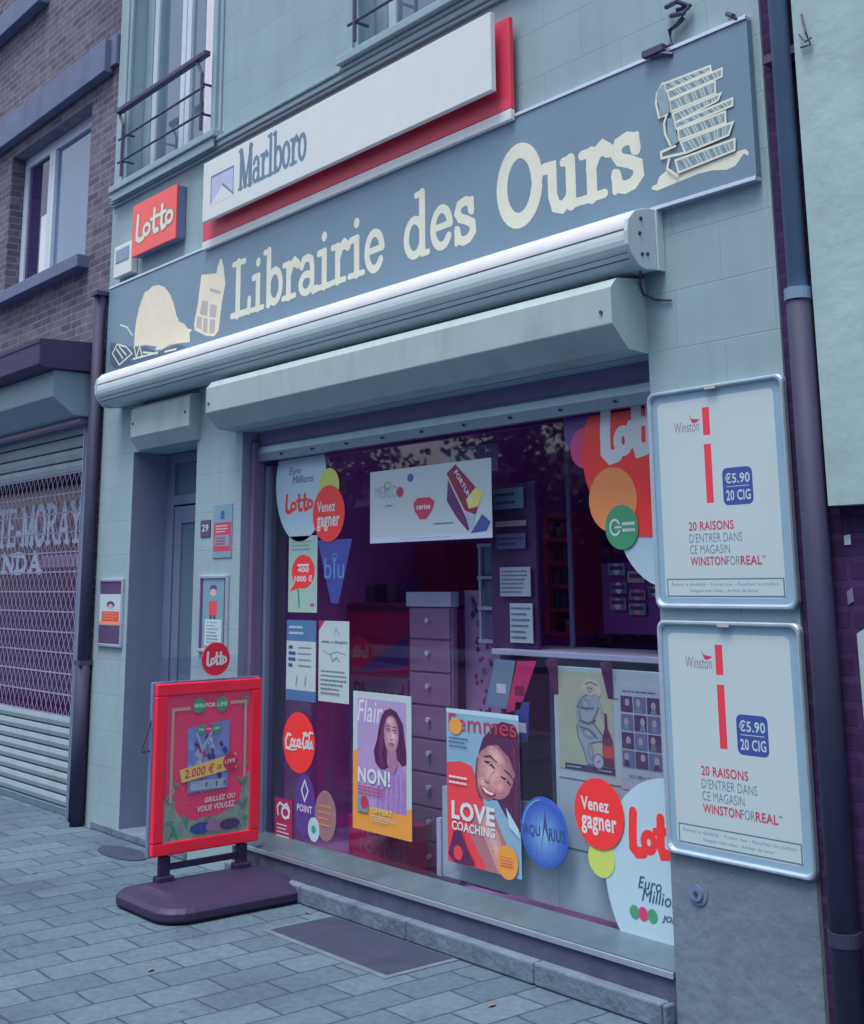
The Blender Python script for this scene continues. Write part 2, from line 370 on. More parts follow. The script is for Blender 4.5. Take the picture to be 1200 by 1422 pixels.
def tone(c, var=.13): return mat('ink_%d_%d_%d' % tuple(int(v) for v in c), c, .5, var, 55)
def blob(p, cx, cy, rx, ry, ce, cm, n=7, rot=0, dx=0, dy=0):
    """printed tonal form: nested ovals running from the edge tone to the middle tone"""
    for i in range(n):
        t = i/(n-1); k = 1-.85*t
        p.disc(cx+dx*t, cy+dy*t, rx*k, tone([a+(b-a)*t for a, b in zip(ce, cm)]), ry*k, rot=rot, n=26)
def strands(p, pts0, pts1, n, w, mats):
    """hair strands running between two outlines"""
    for i in range(n):
        t = (i+.5)/n+random.uniform(-.3, .3)/n
        l = [(a[0]+(b[0]-a[0])*t+random.uniform(-1, 1)*w*.6, a[1]+(b[1]-a[1])*t) for a, b in zip(pts0, pts1)]
        p.stroke(l, w*random.uniform(.5, 1.2), random.choice(mats), caps=False)
def arc(cx, cy, rx, ry, t0, t1, n=10): return [(cx+rx*math.cos(R(t0+(t1-t0)*i/n)), cy+ry*math.sin(R(t0+(t1-t0)*i/n))) for i in range(n+1)]
# typewriter slab letters: (advance, [(points, weight)], [(dot centre, radius)])
GL = {
 'L': (.70, [([(.20, .03), (.20, .97)], 1.25), ([(.02, .96), (.42, .96)], .8), ([(.0, .04), (.60, .04)], .9), ([(.60, .02), (.61, .25)], .9)], []),
 'i': (.42, [([(.20, .03), (.20, .58)], 1.1), ([(.04, .59), (.22, .60)], .9), ([(.0, .03), (.38, .03)], .75)], [(.20, .84, .075)]),
 'l': (.36, [([(.18, .03), (.18, .97)], 1.1), ([(.02, .96), (.2, .96)], .8), ([(.0, .03), (.34, .03)], .75)], []),
 'b': (.62, [([(.14, .03), (.14, .96)], 1.1), ([(.0, .95), (.16, .95)], .8), (arc(.34, .31, .20, .27, 150, -150, 16), 1.0)], []),
 'd': (.62, [([(.42, .05), (.42, .96)], 1.1), ([(.28, .95), (.44, .95)], .8), ([(.42, .03), (.56, .03)], .75), (arc(.23, .31, .20, .27, 30, 330, 16), 1.0)], []),
 'r': (.50, [([(.17, .03), (.17, .58)], 1.1), ([(.02, .59), (.18, .59)], .8), ([(.0, .03), (.37, .03)], .75), ([(.17, .40), (.25, .54), (.36, .60), (.46, .53)], 1.2)], []),
 'a': (.56, [([(.08, .48), (.14, .58), (.26, .60), (.37, .55), (.40, .42), (.40, .08), (.44, .03), (.54, .04)], 1.0), (arc(.22, .18, .17, .15, 60, 340, 14), .95)], []),
 'e': (.56, [([(.07, .32), (.46, .33)], .8), (arc(.26, .31, .20, .28, 5, 325, 18), 1.0)], []),
 's': (.48, [([(.38, .44), (.36, .56), (.25, .60), (.12, .57), (.07, .46), (.13, .37), (.28, .31), (.40, .24), (.41, .12), (.32, .04), (.2, .02), (.09, .06), (.06, .2)], 1.05), ([(.40, .40), (.40, .60)], .6), ([(.04, .01), (.04, .24)], .6)], []),
 'o': (.54, [(arc(.25, .31, .20, .28, 0, 345, 18), 1.0)], []),
 'u': (.64, [([(.0, .59), (.14, .58), (.14, .22), (.19, .07), (.30, .03), (.42, .10), (.46, .2)], 1.05), ([(.46, .03), (.46, .59)], 1.1), ([(.34, .59), (.47, .59)], .8), ([(.46, .03), (.6, .03)], .75)], []),
 'O': (.86, [(arc(.40, .49, .33, .46, 0, 348, 26), 1.35)], []),
 'T': (.78, [([(.38, .03), (.38, .95)], 1.2), ([(.03, .95), (.73, .95)], .9), ([(.2, .03), (.56, .03)], .7), ([(.04, .96), (.04, .76)], .7), ([(.72, .96), (.72, .76)], .7)], []),
 'E': (.72, [([(.14, .03), (.14, .97)], 1.2), ([(0, .95), (.62, .95)], .8), ([(0, .04), (.64, .04)], .8), ([(.14, .5), (.48, .5)], .8), ([(.62, .96), (.62, .76)], .7), ([(.64, .03), (.64, .24)], .7)], []),
 'R': (.80, [([(.14, .03), (.14, .97)], 1.2), ([(0, .04), (.3, .04)], .7), ([(0, .95), (.38, .95), (.56, .88), (.6, .73), (.54, .58), (.38, .51), (.16, .5)], 1.0), ([(.36, .5), (.62, .05), (.76, .04)], 1.1)], []),
 'A': (.84, [([(.1, .03), (.38, .96)], .9), ([(.38, .96), (.68, .03)], 1.3), ([(.2, .33), (.56, .33)], .7), ([(0, .03), (.24, .03)], .7), ([(.52, .03), (.82, .03)], .7)], []),
 'Y': (.80, [([(.1, .95), (.38, .48)], 1.2), ([(.66, .95), (.38, .48), (.38, .03)], 1.0), ([(0, .96), (.24, .96)], .7), ([(.54, .96), (.78, .96)], .7), ([(.22, .03), (.54, .03)], .7)], []),
 'N': (.88, [([(.14, .03), (.14, .95)], .9), ([(.14, .95), (.70, .05)], 1.3), ([(.70, .05), (.70, .95)], .9), ([(0, .03), (.28, .03)], .7), ([(0, .96), (.16, .96)], .7), ([(.56, .96), (.84, .96)], .7)], []),
 'D': (.82, [([(.14, .03), (.14, .97)], 1.2), ([(0, .95), (.36, .95), (.56, .85), (.66, .5), (.56, .15), (.36, .04), (0, .04)], 1.0)], []),
 '-': (.36, [([(.04, .32), (.28, .32)], 1.2)], []),
 'M': (1.02, [([(.16, .03), (.16, .97)], 1.1), ([(.84, .03), (.84, .97)], 1.5), ([(.17, .93), (.50, .06)], 1.5), ([(.50, .06), (.83, .93)], .8), ([(.02, .03), (.30, .03)], .6), ([(.70, .03), (.98, .03)], .6), ([(.02, .96), (.18, .96)], .6), ([(.82, .96), (.98, .96)], .6)], []),
}
def slab(pr, word, a0, a1, b0, cap, m, wt=.115, jit=.0):
    tot = sum(GL[c][0] for c in word)-.04; k = (a1-a0)/tot; x = a0
    for i_, c in enumerate(word):
        adv, st, dots = GL[c]; j = random.uniform(-jit, jit)*cap; pr.h = .0003+.00002*(i_ % 2)
        for pts, w in st: pr.stroke([(x+p[0]*k, b0+j+p[1]*cap) for p in pts], wt*w*(cap*.55+k*.45), m)
        for dx_, dy_, rr in dots: pr.disc(x+dx_*k, b0+j+dy_*cap, rr*k*1.05, m, rb=rr*cap*1.1, n=14)
        x += adv*k
# rounded script wordmark of the lottery: l o t t o
def lotto(pr, a0, a1, b0, b1, m, wt=.16, n=5, out=None, ow=1.5):
    L_ = [([(.07, .97), (.05, .5), (.05, .16), (.12, .05), (.22, .08)], 1.1),
          (arc(.315, .34, .085, .19, 100, 460, 16), .85),
          ([(.52, .93), (.505, .3), (.54, .12), (.62, .14)], 1.05), ([(.43, .62), (.615, .66)], .75),
          ([(.725, .93), (.71, .3), (.745, .12), (.82, .16)], 1.05), ([(.655, .64), (.82, .68)], .75),
          (arc(.915, .40, .080, .19, 200, 560, 16), .85)]
    cut = {5: 7, 4: 6, 3: 4}[n]; L_ = L_[:cut]
    w, h = (a1-a0), (b1-b0)
    for pas, (mm, ex) in enumerate(([(out, ow)] if out else [])+[(m, 1.0)]):
        for pts, ww in L_: pr.stroke([(a0+x*w, b0+y*h) for x, y in pts], wt*ww*h*ex*.95, mm)

# ------------------------------------------------------------------ ground
def sheet(name, x0, x1, y0, y1, z, m, kind='structure'):
    return tag(MB().add([(x0, y0, z), (x1, y0, z), (x1, y1, z), (x0, y1, z)], [(0, 1, 2, 3)], m).build(name), kind=kind)
sheet('ground', -200, 200, -200, 200, -.14, mat('earth', (92, 84, 110), .95, .2, 1.5))
pv = MB().box(-60, 40, -5.2, .6, -.13, 0, m_pave).build('pavement'); tag(pv, kind='structure')
kb = MB().box(-60, 40, -5.36, -5.203, -.13, .002, m_stone).build('kerb', bevel=.01); tag(kb, kind='structure')
tag(MB().box(-60, 40, -12.2, -5.363, -.139, -.12, m_road).build('road'), kind='structure')
tag(MB().box(-60, 40, -15, -12.203, -.13, 0, m_pave).build('far_pavement'), kind='structure')

# ------------------------------------------------------------------ shop building
XL, XR = -8.0, -2.505          # facade ends
DX0, DX1, DZ = -7.509, -6.655, 2.36     # door opening
WX0, WX1, WZ0, WZ1 = -6.128, -3.105, .19, 2.36   # display window opening
A0, A1, AZ = -7.78, -6.56, 4.27  # upper left window
B0, B1 = -5.0, -3.75            # upper right window
TOP = 7.2
shop = thing('shop_building', (-5.25, 0, 0), 'grey-green painted corner bookshop of large blocks with a wide display window', 'shop')
w = MB()
TH = .30
def wb(x0, x1, z0, z1, mm=None): w.box(x0, x1, 0, TH, z0, z1, mm or m_wall)
wb(XL, DX0, 0, DZ); wb(DX1, WX0, 0, DZ); wb(WX1, XR, 0, DZ)
wb(XL, XR, DZ, AZ)
wb(XL, A0, AZ, TOP); wb(A1, B0, AZ, TOP); wb(B1, XR, AZ, TOP)
wb(A0, A1, 6.4, TOP); wb(B0, B1, 6.4, TOP)
w.build('wall', shop)
# side wall towards the gap, hidden core behind the upper floor
MB().box(XL, XR, 6.0, 6.2, 0, TOP, m_wall).box(XL, XL+.2, TH+.002, 5.998, 0, TOP, m_wall).box(XR-.2, XR, TH+.002, 5.998, 0, TOP, m_wall).box(XL+.203, XR-.203, TH+.002, 5.99, TOP-.1, TOP, m_wall).build('outer_wall', shop)
# interior
ins = MB()
ins.box(XL+.22, XR-.22, 3.3, 3.4, .1, 2.7, m_inw)
ins.box(-6.35, -6.25, TH+.01, 3.29, .1, 2.7, m_inw)
ins.box(-2.86, -2.76, TH+.01, 3.29, .1, 2.7, m_inw)
ins.box(XL+.22, XR-.22, TH+.01, 3.29, 2.71, 2.8, m_inw)
ins.build('interior_wall', shop)
MB().box(XL+.22, XR-.22, TH+.01, 3.29, 0, .1, m_floor).build('interior_floor', shop)
# smooth reveal plaster: door side and window side
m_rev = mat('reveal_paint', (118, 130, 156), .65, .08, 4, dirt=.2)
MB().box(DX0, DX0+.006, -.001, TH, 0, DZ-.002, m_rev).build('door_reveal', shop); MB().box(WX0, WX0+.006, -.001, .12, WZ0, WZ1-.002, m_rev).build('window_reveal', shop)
# door
door = MB()
door.box(DX0+.007, DX0+.11, .24, .29, .10, 2.355, m_rail); door.box(DX1-.10, DX1-.002, .24, .29, .10, 2.355, m_rail)
door.box(DX0+.112, DX1-.102, .24, .29, 2.02, 2.08, m_rail); door.box(DX0+.112, DX1-.102, .24, .29, 2.29, 2.355, m_rail)
d0 = door.build('door_frame', shop, bevel=.004)
lf = MB(); a, b = DX0+.115, DX1-.105
lf.box(a, a+.09, .25, .285, .11, 2.01, m_rail).box(b-.09, b, .25, .285, .11, 2.01, m_rail).box(a+.092, b-.092, .25, .285, .11, .75, m_rail).box(a+.092, b-.092, .25, .285, 1.90, 2.01, m_rail)
leaf = lf.build('door', shop, bevel=.004)
MB().box(a+.092, b-.092, .262, .27, .752, 1.898, m_gdark).build('door_pane', leaf)
MB().box(a+.002, b-.002, .262, .27, 2.082, 2.288, m_gdark).build('transom_pane', leaf)
MB().tube([(b-.05, .25, 1.05), (b-.05, .2, 1.05), (b-.14, .19, 1.05)], .009, m_alub).build('handle', leaf)
st = MB().box(-7.9, DX1+.02, -.012, .2, .001, .045, m_stone).build('doorstep', shop, bevel=.006)
MB().box(DX0+.008, DX1-.002, .2, .296, .045, .1, m_stone).build('threshold', shop, bevel=.004)
# display window
MB().box(WX0+.008, WX0+.075, .125, .19, .2, 2.17, m_rail).build('window_post', shop, bevel=.004)
MB().box(WX1-.075, WX1-.002, .125, .19, .2, 2.17, m_rail).build('window_post', shop, bevel=.004)
MB().box(WX0+.008, WX0+.05, .05, .12, .19, 2.30, mat('brown_guide', (112, 98, 132), .5, .06)).build('guide_rail', shop, bevel=.003)
MB().box(WX1-.03, WX1-.002, .05, .12, .19, 2.30, m_rail).build('guide_rail', shop, bevel=.003)
MB().box(WX0+.078, WX1-.078, .152, .158, .21, 2.34, m_glass).build('window_pane', shop)
sb = MB().prism([(.075, 2.19), (.115, 2.19), (.115, 2.285), (.085, 2.285), (.075, 2.27), (.068, 2.235)], WX0+.03, WX1-.03, m_alu)
for k in range(9): sb.tube([(WX0+.3+k*.31, .070, 2.215), (WX0+.3+k*.31, .060, 2.215)], .006, m_groove)
sbar = sb.build('shutter_end_bar', shop)
MB().box(WX0+.03, WX1-.03, .09, .10, 2.286, 2.40, mat('shutter_slat_dark', (104, 98, 140), .6, .08)).build('shutter_curtain', shop)
sill = MB().prism([(-.012, .165), (-.008, .185), (.150, .215), (.16, .215), (.16, .19), (.0, .16)], WX0-.0, WX1-.002, mat('sill_aluminium', (112, 136, 152), .42, .15, 8, metal=.6, dirt=.4)).build('window_sill', shop)
MB().box(WX0, WX1-.002, -.018, -.0125, .160, .182, m_alub).build('sill_lip', sill, bevel=.002)
x = WX0
pl = MB()
while x < WX1-.01:
    x2 = min(x+random.uniform(.62, .95), WX1-.002)
    pl.box(x, x2-.006, -.055, -.002, .001, .085+random.uniform(-.002, .002), m_stone)
    x = x2
pl.build('plinth_course', shop, bevel=.012)
MB().box(WX0, WX1-.002, -.006, .15, .02, .159, mat('shaded_sill_stone', (76, 84, 112), .85, .14, 9, bump=.3, dirt=.4)).build('sill_stone', shop)  # stone coloured darker to carry the shadow band under the sill
# plinth coat on right pier, rough render
MB().box(WX1, XR, -.008, -.0005, 0.0, .70, mat('pier_render', (108, 124, 142), .85, .09, 5, bump=.8, bscale=14, dirt=.28, crack=1.2)).build('pier_render', shop, bevel=.003)

# upper windows of the shop
def shop_window(x0, x1):
    z1 = 6.4
    for sd_ in (0, 1):
        f = MB()
        for k, (o, yy) in enumerate(((.10, -.014), (.062, -.034), (.024, -.022))):
            if sd_ == 0: f.box(x0-o, x0-o+.037, yy, -.0012, AZ, z1+o, m_trim)
            else: f.box(x1+o-.037, x1+o, yy, -.0012, AZ, z1+o, m_trim)
        f.build('window_surround', shop, bevel=.004)
    g = MB(); mid = (x0+x1)/2
    g.box(x0+.004, x0+.10, .10, .16, AZ+.003, z1, m_trim); g.box(x1-.10, x1-.004, .10, .16, AZ+.003, z1, m_trim)
    g.box(x0+.102, x0+.16, .11, .155, AZ+.06, z1, m_whitef); g.box(x1-.16, x1-.102, .11, .155, AZ+.06, z1, m_whitef)
    g.box(mid-.065, mid-.005, .10, .155, AZ+.06, z1, m_whitef); g.box(mid+.0, mid+.06, .105, .155, AZ+.06, z1, m_whitef)
    g.box(x0+.102, x1-.102, .105, .16, AZ+.003, AZ+.058, m_trim)
    fr = g.build('window_frame', shop, bevel=.005)
    for a, b in ((x0+.161, mid-.066), (mid+.061, x1-.161)):
        MB().box(a, b, .128, .134, AZ+.06, z1, m_gdark).build('pane', fr)
    return fr
shop_window(A0, A1); shop_window(B0, B1)
for a, b in ((A0+.86, A0+1.05), (B0+.62, B0+.72), (B0+.95, B0+1.08)):
    c = MB(); n = 12
    for i in range(n):
        xa, xb = a+(b-a)*i/n, a+(b-a)*(i+1)/n
        ya, yb = .118+.006*math.sin(i*1.7), .118+.006*math.sin((i+1)*1.7)
        c.add([(xa, ya, AZ+.07), (xb, yb, AZ+.07), (xb, yb, 6.39), (xa, ya, 6.39)], [(0, 1, 2, 3)], m_curt)
    c.build('curtain', shop)
# string course moulding
lg = MB()
for z0, z1, yy in ((4.130, 4.150, -.022), (4.152, 4.186, -.034), (4.188, 4.212, -.046)):
    lg.box(XL+.02, XR, yy, -.0015, z0, z1, m_trim)
lg.box(A0-.15, A1+.12, -.075, -.0015, 4.214, 4.262, m_trim).box(B0-.12, B1+.15, -.075, -.0015, 4.214, 4.262, m_trim).box(A0-.13, A1+.10, -.060, -.0465, 4.150, 4.212, m_trim)
lg.build('string_course', shop, bevel=.006)
# balcony rails: each its own thing
def balcony(x0, x1, label):
    t = thing('balcony_railing', ((x0+x1)/2, -.08, AZ), label, 'railing', 'iron guard rails of the upstairs windows')
    MB().box(x0, x1, -.10, -.055, AZ+.50, AZ+.535, m_iron).build('handrail', t, bevel=.006)
    for zz in (.13, .30): MB().tube([(x0+.03, -.08, AZ+zz), (x1-.03, -.08, AZ+zz)], .008, m_iron).build('rail', t)
    for xx in (x0+.09, x1-.06):
        MB().tube([(xx, -.08, AZ+.02), (xx, -.08, AZ+.40), (xx-.05, -.08, AZ+.47), (xx-.07, -.08, AZ+.5)], .011, m_iron).tube([(xx, -.08, AZ+.13), (xx, .01, AZ+.13)], .009, m_iron).tube([(xx, -.08, AZ+.33), (xx, .01, AZ+.33)], .009, m_iron).build('post', t)
balcony(A0-.03, A1+.03, 'dark iron guard rail across the upstairs window above the small red sign')
balcony(B0-.03, B1+.03, 'dark iron guard rail across the upstairs window cut by the top of the photo')

# ------------------------------------------------------------------ shutter boxes
def shutter_box(x0, x1, prof, label, name='shutter_box'):
    t = thing(name, ((x0+x1)/2, 0, prof[-1][1]), label, 'shutter box')
    MB().prism(prof, x0, x1, m_shutter).build('casing', t, bevel=.004)
    for xx, ff in ((x0-.004, -1), (x1+.004, 1)):
        MB().prism([(p[0]*1.004-.001 if p[0] < -.01 else p[0], p[1]) for p in prof], min(xx, xx-ff*.0035), max(xx, xx-ff*.0035), m_shutter).build('end_plate', t)
    for xx in (x0+.03, x1-.05):
        MB().tube([(xx, prof[0][0]-.001, prof[0][1]-.09), (xx, prof[0][0]-.006, prof[0][1]-.09)], .008, m_groove).build('screw', t)
    return t
shutter_box(-6.20, -3.107, [(-.198, 2.60), (-.198, 2.46), (-.112, 2.372), (-.001, 2.365), (-.001, 2.66), (-.165, 2.64)], 'long grey-green roller shutter box above the display window')
shutter_box(-7.41, -6.63, [(-.075, 2.62), (-.075, 2.445), (-.02, 2.362), (-.001, 2.362), (-.001, 2.645), (-.055, 2.64)], 'short grey-green roller shutter box above the recessed shop door')

# ------------------------------------------------------------------ awning cassette
aw = thing('awning_cassette', (-5.3, 0, 2.66), 'long rolled-up awning in a white half-round cassette under the shop sign', 'awning')
prA = [(-.03, 2.905)]+[(-.085-.107*math.sin(R(t)), 2.812+.093*math.cos(R(t))) for t in range(0, 91, 9)]+[(-.03, 2.812)]
prB = [(-.189, 2.809), (-.193, 2.79), (-.194, 2.77), (-.191, 2.75), (-.184, 2.733), (-.178, 2.724), (-.03, 2.724), (-.03, 2.809)]
prC = [(-.176, 2.721), (-.166, 2.705), (-.150, 2.690), (-.136, 2.681), (-.12, 2.676), (-.10, 2.672), (-.03, 2.672), (-.03, 2.721)]
XA0, XA1 = -7.70, -3.03
MB().prism(prA, XA0, XA1, m_awnw).build('top_shell', aw, bevel=.003)
MB().prism(prB, XA0, XA1, m_awng).build('front_bar', aw, bevel=.003)
MB().prism(prC, XA0, XA1, m_awng).build('bottom_shell', aw, bevel=.003)
MB().box(XA0+.01, XA1-.01, -.165, -.001, 2.70, 2.80, m_groove).build('core', aw)
cap = [(-.001, 2.905), (-.03, 2.912), (-.09, 2.908), (-.152, 2.888), (-.19, 2.848), (-.199, 2.80), (-.196, 2.75), (-.175, 2.71), (-.14, 2.675), (-.1, 2.664), (-.001, 2.675)]
for x0, x1 in ((XA1+.001, XA1+.02), (XA0-.02, XA0-.001)):
    c = MB().prism(cap, x0, x1, m_awng).build('end_cap', aw, bevel=.003)
    for yy, zz in ((-.12, 2.86), (-.13, 2.80), (-.12, 2.72), (-.09, 2.725)):
        sc = MB(); sc.tube([(x1 if x0 > -5 else x0, yy, zz), ((x1+.004) if x0 > -5 else x0-.004, yy, zz)], .008, m_groove, 10); sc.build('screw', c)
MB().box(XA1+.021, XA1+.03, -.04, -.001, 2.668, 2.91, m_awng).build('wall_bracket', aw, bevel=.002)
# cable from the awning end
cb = [U(890, 372, -.08), U(889, 392, -.05), U(893, 408, -.02), U(910, 416, -.012), U(932, 417, -.008)]
tag(MB().tube(cb, .005, m_iron).build('awning_cable'), 'thin dark cable hanging off the right end of the awning cassette', 'cable')

# ------------------------------------------------------------------ shop sign board
SY = -.03
sbd = thing('shop_sign', (-5.2, SY, 2.93), 'long blue-grey shop sign board reading Librairie des Ours in cream typewriter letters', 'sign')
SX0, SX1, SZ0, SZ1 = -7.93, -2.54, 2.925, 3.525
MB().box(SX0, SX1, SY, -.002, SZ0, SZ1, m_sign).build('board', sbd, bevel=.002)
for z in ((SZ1+.001, SZ1+.017), (SZ0-.017, SZ0-.001)):
    MB().box(SX0, SX1, SY-.006, -.002, z[0], z[1], m_alub if z[0] > 3 else m_alub).build('edge_trim', sbd, bevel=.002)
F = FY(SY)
p = Print(F)
bz = 3.035
a0 = F.p(322, 442)[0]; slab(p, 'Librairie', a0, F.p(534, 380)[0], bz, .335, m_cream, .13, .012)
slab(p, 'des', F.p(563, 360)[0], F.p(659, 333)[0], bz, .325, m_cream, .13, .012)
slab(p, 'Ours', F.p(693, 310)[0], F.p(891, 265)[0], bz, .345, m_cream, .15, .008)
lt = p.build('lettering', sbd)
# hard hat drawing
p = Print(F)
Z = lambda x, y: (150+x*190/1200, 380+y*140/884)
hat = [(230, 640), (235, 520), (250, 400), (280, 290), (315, 190), (325, 160), (350, 150), (390, 110), (450, 98), (500, 120), (545, 180), (575, 260), (600, 360), (625, 420), (670, 440), (700, 480), (740, 492), (715, 520), (720, 600), (610, 612), (540, 625), (470, 665), (410, 670), (430, 640), (330, 625)]
p.poly([Z(*q) for q in hat], m_creamy)
p.stroke([Z(*q) for q in ((430, 640), (480, 600), (540, 520), (580, 450))], .008, m_cream, px=True)
p.stroke([Z(*q) for q in ((325, 165), (275, 300), (250, 430), (232, 610))], .01, m_cream, px=True)
p.poly([Z(*q) for q in ((20, 600), (110, 620), (240, 650), (330, 640), (430, 690), (610, 620), (690, 640), (560, 690), (330, 760), (140, 820), (60, 830), (20, 790))], m_signd)
for q in ([(40, 700), (100, 800), (210, 700), (160, 640), (80, 620), (40, 700)], [(75, 660), (130, 740)], [(100, 640), (160, 710)], [(230, 640), (250, 730), (280, 640), (300, 720)], [(110, 450), (170, 470), (215, 540)], [(220, 750), (330, 720), (440, 690)], [(500, 685), (600, 660)], [(310, 690), (430, 700)]):
    p.stroke([Z(*a) for a in q], .012, m_cream, px=True)
p.build('hat_drawing', sbd)
# newspaper drawing
p = Print(F)
p.poly([Z(*q) for q in ((820, 10), (1020, -10), (1030, 90), (1000, 250), (970, 500), (930, 550), (860, 545), (760, 495), (755, 440), (790, 260))], m_creamy)
p.poly([Z(*q) for q in ((950, 20), (960, -60), (985, -130), (1000, -130), (1015, -60), (1022, 20))], m_cream)
for q in ([(825, 235), (880, 240), (870, 375), (805, 355)], [(900, 270), (960, 275), (945, 385), (890, 378)], [(785, 370), (825, 385), (820, 490), (775, 470)], [(840, 390), (875, 395), (870, 525), (832, 505)], [(895, 400), (942, 405), (935, 520), (890, 528)]):
    p.poly([Z(*a) for a in q], m_taupe)
p.stroke([Z(*a) for a in ((900, 140), (980, 165))], .018, m_taupe, px=True)
p.build('newspaper_drawing', sbd)
# stack of books drawing
p = Print(F)
Z = lambda x, y: (890+x*170/1200, 80+y*200/1412)
p.poly([Z(*q) for q in ((105, 1290), (115, 1260), (160, 1240), (180, 1170), (270, 1095), (330, 1150), (930, 925), (1030, 895), (1060, 930), (1050, 960), (1010, 940), (930, 1060), (840, 1100), (700, 1105), (560, 1140), (160, 1305))], m_cream)
bks = [((225, 255), (680, 80), (690, 130), (250, 330)), ((260, 330), (800, 105), (795, 185), (285, 410)), ((285, 420), (730, 230), (735, 350), (300, 530)), ((315, 550), (790, 350), (760, 420), (340, 640)),
       ((340, 640), (905, 400), (905, 470), (350, 700)), ((370, 710), (835, 530), (840, 640), (385, 810)), ((400, 830), (910, 635), (870, 760), (445, 940)), ((350, 1010), (930, 800), (930, 910), (380, 1130))]
m_bk = mat('book_hatching', (130, 158, 172), .5, .2, 40)
for i, q in enumerate(bks):
    q = [Z(*a) for a in q]; p.poly(q, m_bk); p.stroke(q, .0085, m_cream, px=True, closed=True)
    for k in range(15):
        t = .05+.058*k+random.uniform(0, .03)
        x0 = q[0][0]+(q[1][0]-q[0][0])*t; y0 = q[0][1]+(q[1][1]-q[0][1])*t; x1 = q[3][0]+(q[2][0]-q[3][0])*(t+.05); y1 = q[3][1]+(q[2][1]-q[3][1])*(t+.05)
        p.stroke([(x0+1, y0+2.0), (x1+1, y1-2.0)], .0028, m_cream if k % 3 else m_signd, px=True, caps=False)
for q in ([(225, 255), (170, 360), (160, 450), (190, 590), (270, 560), (280, 410)], [(260, 580), (240, 650), (250, 750), (300, 860), (370, 820)], [(350, 870), (210, 930), (215, 990), (450, 935)], [(290, 1000), (270, 1090), (370, 1160)]):
    p.stroke([Z(*a) for a in q], .010, m_cream, px=True)
p.poly([Z(*a) for a in ((225, 260), (250, 330), (285, 420), (300, 540), (250, 560), (200, 590), (190, 480), (165, 400), (180, 330))], m_bk)
p.poly([Z(*a) for a in ((275, 600), (320, 600), (350, 700), (380, 820), (310, 860), (275, 760))], m_bk)
p.build('book_stack_drawing', sbd)

# ------------------------------------------------------------------ cigarette light box sign
MY = -.125
F = FY(MY)
bl = F.p(283, 308); br_ = F.p(683, 125); tl = F.p(283, 227); tr_ = F.p(680, 17)
mx0, mx1 = tl[0], (tr_[0]+br_[0])/2; mz0, mz1 = (bl[1]+br_[1])/2, (tl[1]+tr_[1])/2
mar = thing('light_box_sign', ((mx0+mx1)/2, MY, mz0), 'large white light box sign reading Marlboro on a red and white backing', 'sign')
MB().box(mx0, mx1, MY, -.095, mz0, mz1, m_white).build('light_box', mar, bevel=.004)
for k in range(4):
    xx = mx0+.25+k*(mx1-mx0-.5)/3; MB().box(xx-.03, xx+.03, -.0945, -.0565, mz0+.12, mz1-.12, m_grey).build('spacer', mar)
q0, q1 = U(281, 347, -.055), U(708, 167, -.055)
rz0 = (q0.z+q1.z)/2; rx0, rx1 = q0.x, q1.x+.01
MB().box(rx0, rx1, -.056, -.032, rz0+.052, mz1-.02, m_dred).build('red_backing', mar, bevel=.003)
MB().box(rx0, rx1, -.057, -.032, rz0, rz0+.05, m_white).build('white_strip', mar, bevel=.003)
p = Print(FY(-.057)); p.tpx('vente interdite aux mineurs', 335, 321, 372, 303, m_taupe); p.build('strip_lettering', mar)
p = Print(F)
a = F.p(292, 285); b = F.p(325, 229)
m_lav = mat('faded_lavender', (178, 184, 222), .45, .06)
m_mtxt = mat('marlboro_grey', (92, 124, 150), .45, .05)
p.rect(a[0], a[1], b[0], b[1], m_mtxt); p.rect(a[0]+.012, a[1]-.002, b[0]-.008, b[1]-.014, m_lav); p.poly([(a[0]+(b[0]-a[0])*.5, a[1]+(b[1]-a[1])*.52), (a[0]+(b[0]-a[0])*.56, a[1]+(b[1]-a[1])*.56), (b[0]+.002, a[1]+.01), (b[0]+.002, a[1]-.002)], m_mtxt, False)
p.poly([(a[0]-.006, a[1]-.006), (a[0]+(b[0]-a[0])*.5, a[1]+(b[1]-a[1])*.5), (b[0]+.006, a[1]-.006)], m_white, False)
a = F.p(331, 265); b = F.p(425, 190)
zc = F.p(333, 208)
slab(p, 'Marlboro', a[0], F.p(425, 222)[0], a[1], zc[1]-a[1], m_mtxt, .125)
p.build('lettering', mar)

# ------------------------------------------------------------------ small lottery light box
LY = -.075
F = FY(LY); a = F.p(182, 360); b = F.p(246, 253); c = F.p(182, 290); d = F.p(246, 327)
lx0, lx1, lz0, lz1 = a[0], b[0], (a[1]+d[1])/2, (b[1]+c[1])/2
lo = thing('lottery_sign', ((lx0+lx1)/2, LY, lz0), 'small square red box sign reading lotto above the left end of the shop sign', 'sign')
MB().box(lx0, lx1, LY, LY+.012, lz0, lz1, m_red).build('face', lo, bevel=.003)
MB().box(lx0+.004, lx1-.004, LY+.0125, -.002, lz0+.004, lz1-.004, m_grey).build('casing', lo, bevel=.004)
p = Print(F); ww, hh = lx1-lx0, lz1-lz0
m_out = mat('brown_outline', (150, 110, 120), .5, .04)
lotto(p, lx0+.08*ww, lx0+.93*ww, lz0+.24*hh, lz0+.76*hh, m_cream, .19, 5, m_out, 1.45)
p.build('lettering', lo)
a = U(158, 384, -.05); b = U(182, 336, -.05)
ax0 = lx0-.20; ax1 = lx0-.012
al = thing('alarm_box', ((ax0+ax1)/2, -.04, 3.58), 'small white box with dark lens below the red lotto box', 'alarm box')
az0, az1 = U(170, 382, -.05).z, U(168, 340, -.05).z
ax0, ax1 = U(158, 365, -.05).x, U(182, 365, -.05).x
